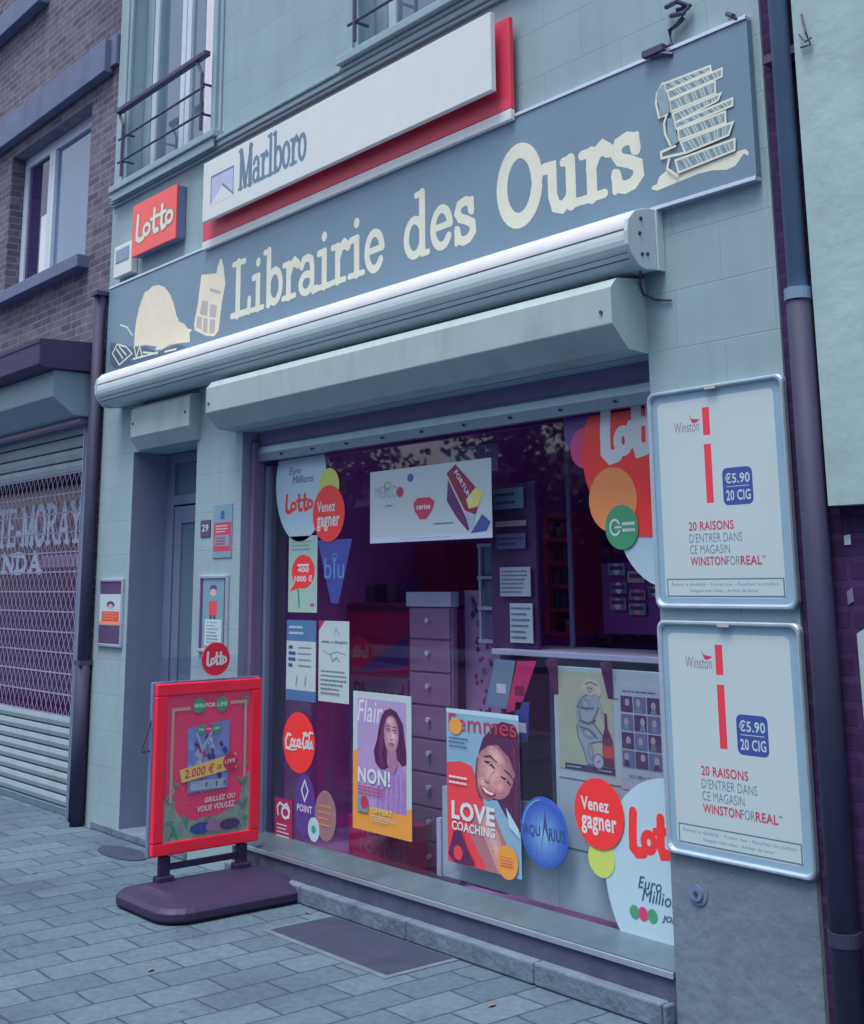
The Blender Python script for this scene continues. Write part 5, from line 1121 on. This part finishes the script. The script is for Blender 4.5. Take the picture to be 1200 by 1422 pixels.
# dark curtain band, deeper shelves left: boxes of goods
for k in range(5):
    x_ = 492+k*15; goods('parcel', x_, x_+12, 806+((k*7) % 9), 836, .95, .1, [m_pteal, m_grey, m_pd, m_cab, m_vi][k], ['pale blue', 'slate', 'near-black', 'violet-grey', 'deep blue'][k]+' parcel on the crimson stand inside the window', 'parcel')
tag(MB().box(U(482, 0, .7).x, U(572, 838, .7).x, .72, 1.15, U(500, 838, .9).z-.03, U(500, 838, .9).z-.006, m_pd).build('inner_shelf'), 'dark shelf board carrying parcels above the crimson display stand', 'shelf')

# ------------------------------------------------------------------ pavement sign
bo = Vector((-5.825, -.635, 0)); th = R(92)
FB = Frame(bo, (math.cos(th), math.sin(th), 0))
psn = thing('pavement_sign', (-5.83, -.33, 0), 'red framed pavement sign with a scratch card poster on a heavy dark rubber base', 'pavement sign')
BW, BZ0, BZ1 = .612, .225, 1.03
def fbox(mb, a0, a1, b0, b1, h0, h1, mm):
    vs = [FB.at(a, b, h) for h in (h0, h1) for b in (b0, b1) for a in (a0, a1)]
    mb.add(vs, [(0, 2, 3, 1), (4, 5, 7, 6), (0, 1, 5, 4), (2, 6, 7, 3), (0, 4, 6, 2), (1, 3, 7, 5)], mm)
m_fred = mat('frame_red', (246, 40, 70), .35, .04)
fw = .058
f = MB(); fbox(f, 0, BW, BZ0, BZ0+fw, -.02, .012, m_fred); fbox(f, 0, BW, BZ1-fw, BZ1, -.02, .012, m_fred); fbox(f, 0, fw, BZ0+fw+.0005, BZ1-fw-.0005, -.02, .012, m_fred); fbox(f, BW-fw, BW, BZ0+fw+.0005, BZ1-fw-.0005, -.02, .012, m_fred)
f.build('frame', psn, bevel=.006)
f = MB(); fbox(f, -.008, BW+.008, BZ0-.008, BZ1+.008, -.045, -.0205, m_grey); f.build('back_panel', psn, bevel=.004)
f = MB(); m_pmag = mat('poster_magenta', (226, 74, 118), .45, .06, 10); fbox(f, fw-.002, BW-fw+.002, BZ0+fw-.002, BZ1-fw+.002, -.018, .003, m_pmag); f.build('poster', psn)
p = Print(FB, .0035)
z0, z1 = BZ0+fw, BZ1-fw; a0, a1 = fw, BW-fw; w_ = a1-a0; h_ = z1-z0; q = lambda x, y: (a0+x*w_, z1-y*h_)
m_sage = mat('poster_sage', (138, 160, 150), .5, .12, 22); m_dcr = mat('poster_deep_red', (204, 50, 80), .5, .08, 30); m_leaf = mat('poster_leaf', (84, 140, 130), .5, .12, 22)
# jungle border
p.poly(qq([(0, 1), (0, .72), (.08, .66), (.14, .80), (.22, .86), (.5, .90), (.72, .84), (.88, .80), (.92, .62), (1, .58), (1, 1)]), m_sage, False)
for k in range(60):
    e = random.random()
    if e < .5: x, y = random.uniform(0, 1), random.uniform(.86, .98)
    elif e < .75: x, y = random.uniform(0, .12), random.uniform(.6, .98)
    else: x, y = random.uniform(.88, 1), random.uniform(.5, .98)
    s_ = random.uniform(.03, .07); an = random.uniform(0, 6.3); dx_, dy_ = math.cos(an)*s_, math.sin(an)*s_
    x = min(max(x, .06), .94); y = min(max(y, .06), .95)
    p.poly(qq([(x-dx_, y-dy_), (x+dy_*.3, y-dx_*.3), (x+dx_, y+dy_), (x-dy_*.3, y+dx_*.3)]), random.choice([m_leaf, m_sage, m_gr, m_pteal, m_lor if k % 9 == 0 else m_leaf]), False)
for k in range(7):
    x, y = random.uniform(.86, .98), random.uniform(.02, .14); s_ = .03; an = random.uniform(0, 6.3); dx_, dy_ = math.cos(an)*s_, math.sin(an)*s_
    x = min(x, .955); y = max(y, .04)
    p.poly(qq([(x-dx_, y-dy_), (x+dy_*.4, y-dx_*.4), (x+dx_, y+dy_), (x-dy_*.4, y+dx_*.4)]), m_leaf, False)
m_gline = mat('poster_line', (190, 160, 150), .5, .04)
p.stroke(qq([(.27, .10), (.075, .10), (.075, .74)]), .016, m_gline, caps=False); p.stroke(qq([(.74, .08), (.93, .08), (.93, .62)]), .016, m_gline, caps=False)
for x in (.37, .64): p.disc(*q(x, .085), .036, m_gr)
p.text('WIN', *q(.31, .10), *q(.43, .07), m_wtxt, bold=.02); p.text('FOR', *q(.445, .10), *q(.565, .07), m_wtxt, bold=.03); p.text('LIFE', *q(.585, .10), *q(.70, .07), m_wtxt, bold=.02)
# scratch card
m_card = mat('card_blue', (120, 138, 204), .5, .18, 30); m_cl = mat('card_light', (150, 176, 208), .5, .12, 30)
p.poly(qq([(.24, .235), (.74, .20), (.73, .68), (.26, .69)]), m_card, False)
for k in range(46):
    x, y = random.uniform(.28, .70), random.uniform(.30, .58); s_ = random.uniform(.012, .04)
    p.poly(qq([(x-s_, y), (x, y-s_*.8), (x+s_, y+s_*.3), (x+.2*s_, y+s_)]), random.choice([m_cl, m_navy, m_aql, m_pd, m_cr, m_lav, m_cab]), False)
for x, mm in ((.40, m_gr), (.49, m_mag), (.58, m_gr)): p.disc(*q(x, .255), .024, mm)
p.text('WIN', *q(.37, .262), *q(.43, .246), m_wtxt, bold=.03); p.text('FOR', *q(.46, .262), *q(.52, .246), m_wtxt, bold=.03); p.text('LIFE', *q(.55, .262), *q(.61, .246), m_wtxt, bold=.03)
p.stroke(qq([(.35, .28), (.42, .40), (.45, .36), (.52, .28)]), .014, m_cl)
p.rect(*q(.29, .675), *q(.70, .61), m_cl); 
for x in (.46, .58, .67): p.text('?', *q(x, .66), *q(x+.03, .625), m_pd, bold=.05)
p.poly(qq([(.16, .52), (.82, .44), (.83, .545), (.19, .61)]), mat('banner_yellow', (222, 196, 112), .5, .04), False)
p.text('2.000 € =', *q(.22, .585), *q(.66, .52), m_cr, bold=.02, shear=.2, rot=5)
p.disc(*q(.75, .50), .042, m_cr); p.text('LIVE', *q(.69, .512), *q(.81, .485), m_wtxt, bold=.02, rot=5)
p.text('GRILLEZ OU', *q(.46, .765), *q(.82, .73), m_wtxt, bold=.02, shear=.2, rot=2); p.text('VOUS VOULEZ', *q(.38, .825), *q(.82, .785), m_wtxt, bold=.02, shear=.2, rot=2)
for k in range(40):
    x, y = random.uniform(.1, .88), random.uniform(.6, .84); 
    if .36 < x < .84 and y > .7: continue
    p.disc(*q(x, y), .003, m_lor, n=6)
for x, mm in ((.42, m_navy), (.6, m_cab), (.76, m_pd)): p.disc(*q(x, .935), .06, mm, .026)
p.build('poster_print', psn)
# clear cover edge, handle
f = MB(); hz = (BZ1+BZ0)/2+.17
f.tube([FB.at(-.008, hz+.06, -.03), FB.at(-.05, hz-.06, -.03), FB.at(-.055, hz-.085, -.03), FB.at(-.006, hz-.08, -.03)], .006, m_iron, 8); f.build('handle', psn)
# round topper disc
dcx = .335; dz = BZ1+.108
dd = MB(); n = 36; rr = .083
pts = [FB.at(dcx+rr*math.cos(2*math.pi*k/n), dz+rr*math.sin(2*math.pi*k/n), .003) for k in range(n)]+[FB.at(dcx+rr*math.cos(2*math.pi*k/n), dz+rr*math.sin(2*math.pi*k/n), -.003) for k in range(n)]
dd.add(pts, [tuple(range(n)), tuple(range(2*n-1, n-1, -1))]+[(i, i+n, (i+1) % n+n, (i+1) % n) for i in range(n)], mat('topper_red', (228, 36, 70), .4, .04))
tp = dd.build('topper_disc', psn); p = Print(FB, .0035); lotto(p, dcx-.056, dcx+.060, dz-.034, dz+.036, m_wtxt, .19); p.build('lettering', tp)
hd = MB(); fbox(hd, .03, BW-.03, BZ1+.0005, BZ1+.125, -.0085, -.0055, glass('clear_acrylic', (.93, .93, .97), .03)); hd.build('clear_header', psn)
# posts and base
for a in (.085, BW-.085):
    f = MB(); fbox(f, a-.028, a+.028, .10, BZ0-.009, -.036, -.004, m_black); f.build('post', psn, bevel=.004)
    f = MB(); fbox(f, a-.045, a+.045, .085, .13, -.05, .012, m_black); f.build('socket', psn, bevel=.008)
fbk = MB(); fbox(fbk, .09, BW-.09, .15, .18, -.030, -.012, m_black); fbk.build('crossbar', psn, bevel=.003)
# base: rounded moulded block with raised centre
f = MB()
def ring(hx, hy, z, r, cut=.0):
    out = []
    for cx, cy, t0 in ((hx-r, hy-r, 0), (-hx+r, hy-r, 90), (-hx+r, -hy+r, 180), (hx-r, -hy+r, 270)):
        for t in (0, 18, 36, 54, 72, 90): out.append((cx+r*math.cos(R(t0+t)), cy+r*math.sin(R(t0+t)), z))
    return out
ct = FB.at(BW/2+.0, 0, -.0); ct = Vector((-5.73, -.335, 0))
rs = [ring(.30, .405, .004, .13), ring(.315, .42, .018, .14), ring(.315, .42, .05, .14), ring(.295, .40, .068, .13), ring(.22, .34, .086, .10), ring(.12, .31, .104, .05)]
N = len(rs[0]); vs = [tuple(Vector(v)+ct) for rg in rs for v in rg]; fs = []
for k in range(len(rs)-1):
    for i in range(N): j = (i+1) % N; fs.append((k*N+i, k*N+j, (k+1)*N+j, (k+1)*N+i))
fs += [tuple(range(N-1, -1, -1)), tuple((len(rs)-1)*N+i for i in range(N))]
f.add(vs, fs, m_black); f.build('base', psn, bevel=.004)
for dx_ in (-.27, .27):
    for dy_ in (-.25, .25): MB().box(ct.x+dx_-.03, ct.x+dx_+.03, ct.y+dy_-.05, ct.y+dy_+.05, 0.0005, .0035, m_black).build('foot', psn)

# ------------------------------------------------------------------ ground plates
pl_ = thing('cellar_plate', (-4.66, -.23, 0), 'rectangular dark steel plate set in the pavement below the display window', 'steel plate')
MB().box(-5.10, -4.24, -.405, -.065, .001, .006, m_plate).build('plate', pl_, bevel=.002)
MB().box(-5.13, -4.21, -.435, -.0575, .0005, .0035, mat('mortar_bed', (92, 110, 126), .9, .2, 12, bump=.5)).build('surround', pl_)
mh = thing('drain_cover', (-7.05, -.19, 0), 'small oval dark drain cover in the pavement at the doorstep', 'drain cover')
MB().add([( -7.05+.25*math.cos(2*math.pi*k/32), -.19+.10*math.sin(2*math.pi*k/32), z) for z in (.0005, .006) for k in range(32)], [tuple(range(32, 64)), *[(i, (i+1) % 32, (i+1) % 32+32, i+32) for i in range(32)]], m_plate).build('cover', mh)

for k, (x, y) in enumerate(((-4.9, -1.1), (-6.4, -1.2), (-3.7, -.35), (-5.25, -.12), (-6.9, -.75))):
    a = random.uniform(0, 6); lf_ = MB(); c_, s2 = math.cos(a), math.sin(a)
    pts = [(0, 0), (.012, .010), (.03, .008), (.042, 0), (.028, -.010), (.010, -.008)]
    top = [(x+u*c_-v*s2, y+u*s2+v*c_, .005+.004*math.sin(u*90)) for u, v in pts]; bot = [(p_[0], p_[1], p_[2]-.001) for p_ in top]
    lf_.add(top+bot, [(5, 4, 3, 2, 1, 0), (6, 7, 8, 9, 10, 11)]+[(i, (i+1) % 6, (i+1) % 6+6, i+6) for i in range(6)], mat('dry_leaf', (120, 104, 110), .8, .2, 40))
    tag(lf_.build('fallen_leaf'), ['tiny dry leaf on the pavers in the foreground', 'tiny dry leaf left of the pavement sign base', 'tiny dry leaf near the foot of the right pier', 'tiny dry leaf against the stone course beside the steel plate', 'tiny dry leaf on the pavers in front of the left pilaster'][k], 'leaf', 'fallen leaves')
# ------------------------------------------------------------------ left brick house
bh = thing('brick_house', (-10.5, 0, 0), 'dark brick house left of the shop with a white upstairs window and a stone lintel', 'house')
HX1 = XL-.003
NX1 = U(122, 260).x      # right side of the window
NX0 = NX1-1.62; NZ0, NZ1 = 3.88, 5.10
SXR = -8.22; SXL = -13.5; SZT = 2.80
w = MB()
def hb(x0, x1, z0, z1): w.box(x0, x1, .004, .34, z0, z1, m_brick)
hb(SXR, HX1, 0, SZT); hb(-20, SXL, 0, SZT); hb(-20, HX1, SZT, NZ0); hb(NX1, HX1, NZ0, NZ1); hb(-20, NX0, NZ0, NZ1); hb(-20, HX1, NZ1, 8.4)
w.build('wall', bh)
MB().box(-20, HX1, 5.8, 6, 0, 8.4, m_brick).build('rear_wall', bh)
MB().box(-20, -8.1, -.075, .003, 5.20, 5.46, m_lintel).build('lintel', bh, bevel=.006)
MB().box(-8.098, -8.01, -.03, .003, 5.24, 5.48, m_lintel).build('lintel_end', bh, bevel=.006)
MB().box(-20, -9.45, -.09, .003, 6.28, 6.48, m_lintel).build('upper_sill', bh, bevel=.006)
nf = MB()
nf.box(NX0, NX0+.08, .12, .18, NZ0, NZ1, m_whitef).box(NX1-.07, NX1, .12, .18, NZ0, NZ1, m_whitef).box(NX0+.081, NX1-.071, .12, .18, NZ0, NZ0+.06, m_whitef).box(NX0+.081, NX1-.071, .12, .18, NZ1-.09, NZ1, m_whitef)
mx_ = U(70, 300, .12).x; nf.box(mx_-.06, mx_-.003, .11, .18, NZ0+.062, NZ1-.092, m_whitef); nf.box(mx_+.0, mx_+.06, .11, .18, NZ0+.062, NZ1-.092, m_whitef)
nw = nf.build('window_frame', bh, bevel=.005)
MB().box(mx_+.061, NX1-.072, .14, .147, NZ0+.062, NZ1-.092, m_gpale).build('pane', nw)
MB().box(NX0+.082, mx_-.061, .14, .147, NZ0+.062, NZ1-.092, glass('left_pane', refl=.10, body=(52, 44, 88))).build('pane', nw)
MB().box(mx_-.22, mx_-.065, .132, .138, NZ0+.07, NZ0+.62, m_curt).build('curtain', nw)
sl_ = MB().box(NX0-.1, NX1+.08, -.09, .12, NZ0-.10, NZ0-.003, m_lintel).build('window_sill', bh, bevel=.006)
# canopy over neighbour's shutter
cz0, cz1 = 2.965, 3.165
lc = thing('shop_canopy', (-11, -.2, 2.96), 'dark violet lead canopy over the neighbouring roller shutter', 'canopy')
MB().prism([(.002, cz1+.012), (-.44, cz1), (-.44, cz0+.02), (-.40, cz0), (.002, cz0-.0)], -14, -8.09, m_lead).build('canopy', lc, bevel=.006)
MB().box(-14, -8.085, -.446, -.4405, cz1-.03, cz1-.005, m_lead).build('front_lip', lc)
shb = thing('shutter_box', (-11, -.15, 2.66), 'blue-grey chamfered shutter box under the dark canopy of the neighbouring shop', 'shutter box')
MB().prism([(-.315, 2.963), (-.315, 2.78), (-.16, 2.66), (.002, 2.655), (.002, 2.963)], -14, -8.13, mat('neighbour_box_paint', (122, 148, 166), .5, .07, 3, dirt=.25)).build('casing', shb, bevel=.005)
MB().box(-14, -8.16, -.10, -.02, 2.625, 2.652, m_cab).build('guide_strip', shb)
# roller shutter with expanded grille
rs_ = thing('roller_shutter', (-10.5, .08, 0), 'closed neighbouring roller shutter with solid slats and a see-through lattice band', 'roller shutter')
RY = .06
zt0 = U(60, 650, RY).z; zt0 = 2.30
zg0 = U(40, 985, RY).z; zg1 = U(100, 657, RY).z
def slats(z0, z1, n):
    mb = MB(); h = (z1-z0)/n
    for i in range(n):
        b = z0+i*h; mb.prism([(RY+.006, b+.004), (RY-.008, b+.008), (RY-.014, b+h*.5), (RY-.008, b+h-.008), (RY+.006, b+h-.003), (RY+.012, b+h-.003), (RY+.012, b+.004)], SXL, SXR-.085, m_slat)
    return mb
slats(zg1, 2.66, 4).build('upper_slats', rs_); slats(.05, zg0, 8).build('lower_slats', rs_)
MB().box(SXL, SXR-.085, RY-.02, RY+.015, .002, .048, m_alu).build('bottom_bar', rs_, bevel=.003)
gm = MB(); gx0, gx1 = -11.6, SXR-.086; pz_ = (zg1-zg0)/12; sx = .085
for i in range(13):
    z = zg0+i*pz_; gm.box(gx0, gx1, RY-.003, RY+.003, z-.005, z+.005, m_grill)
nx = int((gx1-gx0)/sx)
for i in range(12):
    for k in range(nx):
        xa = gx1-(k+1)*sx; z = zg0+i*pz_
        for s1, yy in ((1, -.006), (-1, -.0095)):
            x0_, x1_ = (xa, xa+sx) if s1 > 0 else (xa+sx, xa)
            t_ = .0035 if s1 > 0 else .005
            gm.add([(x0_-t_, RY+yy, z), (x0_+t_, RY+yy, z), (x1_+t_, RY+yy, z+pz_), (x1_-t_, RY+yy, z+pz_)], [(0, 1, 2, 3)], m_grill)
gm.build('grille', rs_)
MB().box(SXR-.083, SXR-.002, .0, .11, .002, 2.65, m_rail).build('guide_rail', rs_, bevel=.004)
MB().box(SXR-.084, SXR-.078, -.004, -.0005, .002, 2.65, m_alub).build('rail_edge', rs_)
# dark shop window behind grille
MB().box(SXL, SXR-.003, .30, .335, 0, SZT-.003, mat('dark_shop_glass', (70, 34, 86), .25, .05)).build('shop_window', bh)
FW = FY(.298)
ws = thing('window_lettering', (-9.8, .298, 1.6), 'pale capital letters on the dark window behind the lattice shutter', 'lettering')
p = Print(FW)
m_wl = mat('pale_letters', (206, 222, 246), .5, .06)
a = FW.p(3, 774); b = FW.p(112, 700)
zA, zB = 1.79, 2.13
z0_, z1_ = FW.p(4, 760)[1], FW.p(4, 709)[1]
slab(p, 'TE-MORAY', FW.p(-4, 760)[0], FW.p(113, 750)[0], z0_, z1_-z0_, m_wl, .15)
z0_, z1_ = FW.p(4, 796)[1], FW.p(4, 771)[1]
slab(p, 'NDA', FW.p(2, 795)[0], FW.p(57, 793)[0], z0_, z1_-z0_, m_wl, .19)
p.build('letters', ws)
tag(MB().box(FW.p(62, 770)[0], FW.p(114, 770)[0], .27, .297, FW.p(90, 780)[1]-.04, FW.p(90, 772)[1]+.01, m_cab).build('inner_rail'), 'violet-grey rail across the dark window right of the lower pale letters', 'rail')
# left drain pipe
lp = thing('drain_pipe', (-8.03, -.05, 0), 'thin dark drain pipe on the joint between brick house and shop', 'drain pipe')
pzt = U(146, 405, -.05).z
MB().tube([(-8.03, -.05, 0), (-8.03, -.05, pzt)], .04, m_piped, 16).build('pipe', lp, smooth=True)
MB().tube([(-8.03, -.05, .03), (-8.03, -.05, 1.0)], .05, m_piped, 16).build('foot_pipe', lp, smooth=True)
MB().box(-8.08, -7.98, -.1, .0, pzt-.02, pzt+.01, m_iron).build('bracket', lp); MB().box(-8.075, -7.985, -.095, .0, 1.0, 1.03, m_iron).build('bracket', lp)
tag(MB().box(-8.10, -8.085, -.03, .003, 0.4, 2.6, m_piped).build('cable_duct'), 'slim dark duct on the brick strip beside the left drain pipe', 'duct')

# ------------------------------------------------------------------ across the street (out of view: reflections, plus a tall block added to cut low sky)
def tree(x, y, h, label):
    t = thing('street_tree', (x, y, 0), label, 'tree', 'trees across the street')
    tr = MB().tube([(x, y, 0), (x+.1, y, h*.3), (x, y+.1, h*.6)], [.22, .15, .08], m_purple, 8)
    for k in range(6): an = k*1.05; tr.tube([(x, y, h*.35+.1*k), (x+math.cos(an)*h*.16, y+math.sin(an)*h*.16, h*.6+.1*k)], [.08, .03], m_purple, 6)
    tr.build('trunk', t)
    lv = MB(); ml = mat('tree_leaves', (60, 58, 84), .7, .2)
    cl_ = [(random.gauss(0, .22)*h*.55, random.gauss(0, .2)*h*.5, h*.62+random.gauss(0, .17)*h*.6) for _ in range(34)]
    for c0_ in cl_:
        for k in range(46):
            cx_, cy_, cz_ = x+c0_[0]+random.gauss(0, .28), y+c0_[1]+random.gauss(0, .28), c0_[2]+random.gauss(0, .25)
            a_ = Vector((random.gauss(0, 1), random.gauss(0, 1), random.gauss(0, 1))).normalized()*.11; b_ = a_.cross(Vector((random.gauss(0, 1), random.gauss(0, 1), random.gauss(0, 1)))).normalized()*.07; c_ = Vector((cx_, cy_, cz_))
            lv.add([c_-a_, c_-b_, c_+a_, c_+b_], [(0, 1, 2, 3)], ml)
    lv.build('crown', t)
for i, (x, y, h) in enumerate(((-7.5, -13.6, 6), (-13, -13.4, 6.5), (-19, -13.8, 6), (-25, -13.5, 7))):
    tree(x, y, h, 'leafy street tree across the road, ' + ['right', 'second', 'third', 'far left'][i] + ' one of the row')
th_ = thing('offscreen_house', (6, -17, 0), 'unseen tall brick house block added across the road to block low sky light', 'house')
MB().box(-10, 22, -21, -16, 0, 10, m_oldbrick).build('wall', th_); MB().prism([(-15.7, 10.002), (-21.3, 10.002), (-18.5, 12)], -10, 22, m_lead).build('roof', th_)  # unseen block added to hold back low front sky and give violet bounce
for k in range(8):
    for zz in (1.2, 4.3, 7.3): MB().box(-8.5+k*3.6, -7.1+k*3.6, -15.998, -15.96, zz, zz+1.7, m_gdark).build('window', th_)
fh = thing('offscreen_house', (-25, -17, 0), 'low dark house row across the road, seen only in reflections', 'house')
MB().box(-50, -10.3, -21, -17, 0, 3.6, m_oldbrick).build('wall', fh); MB().prism([(-16.8, 3.6), (-21.2, 3.6), (-19, 4.8)], -50, -10.3, m_lead).build('roof', fh)

for o in bpy.data.objects:
    if '_o' in o: del o['_o']
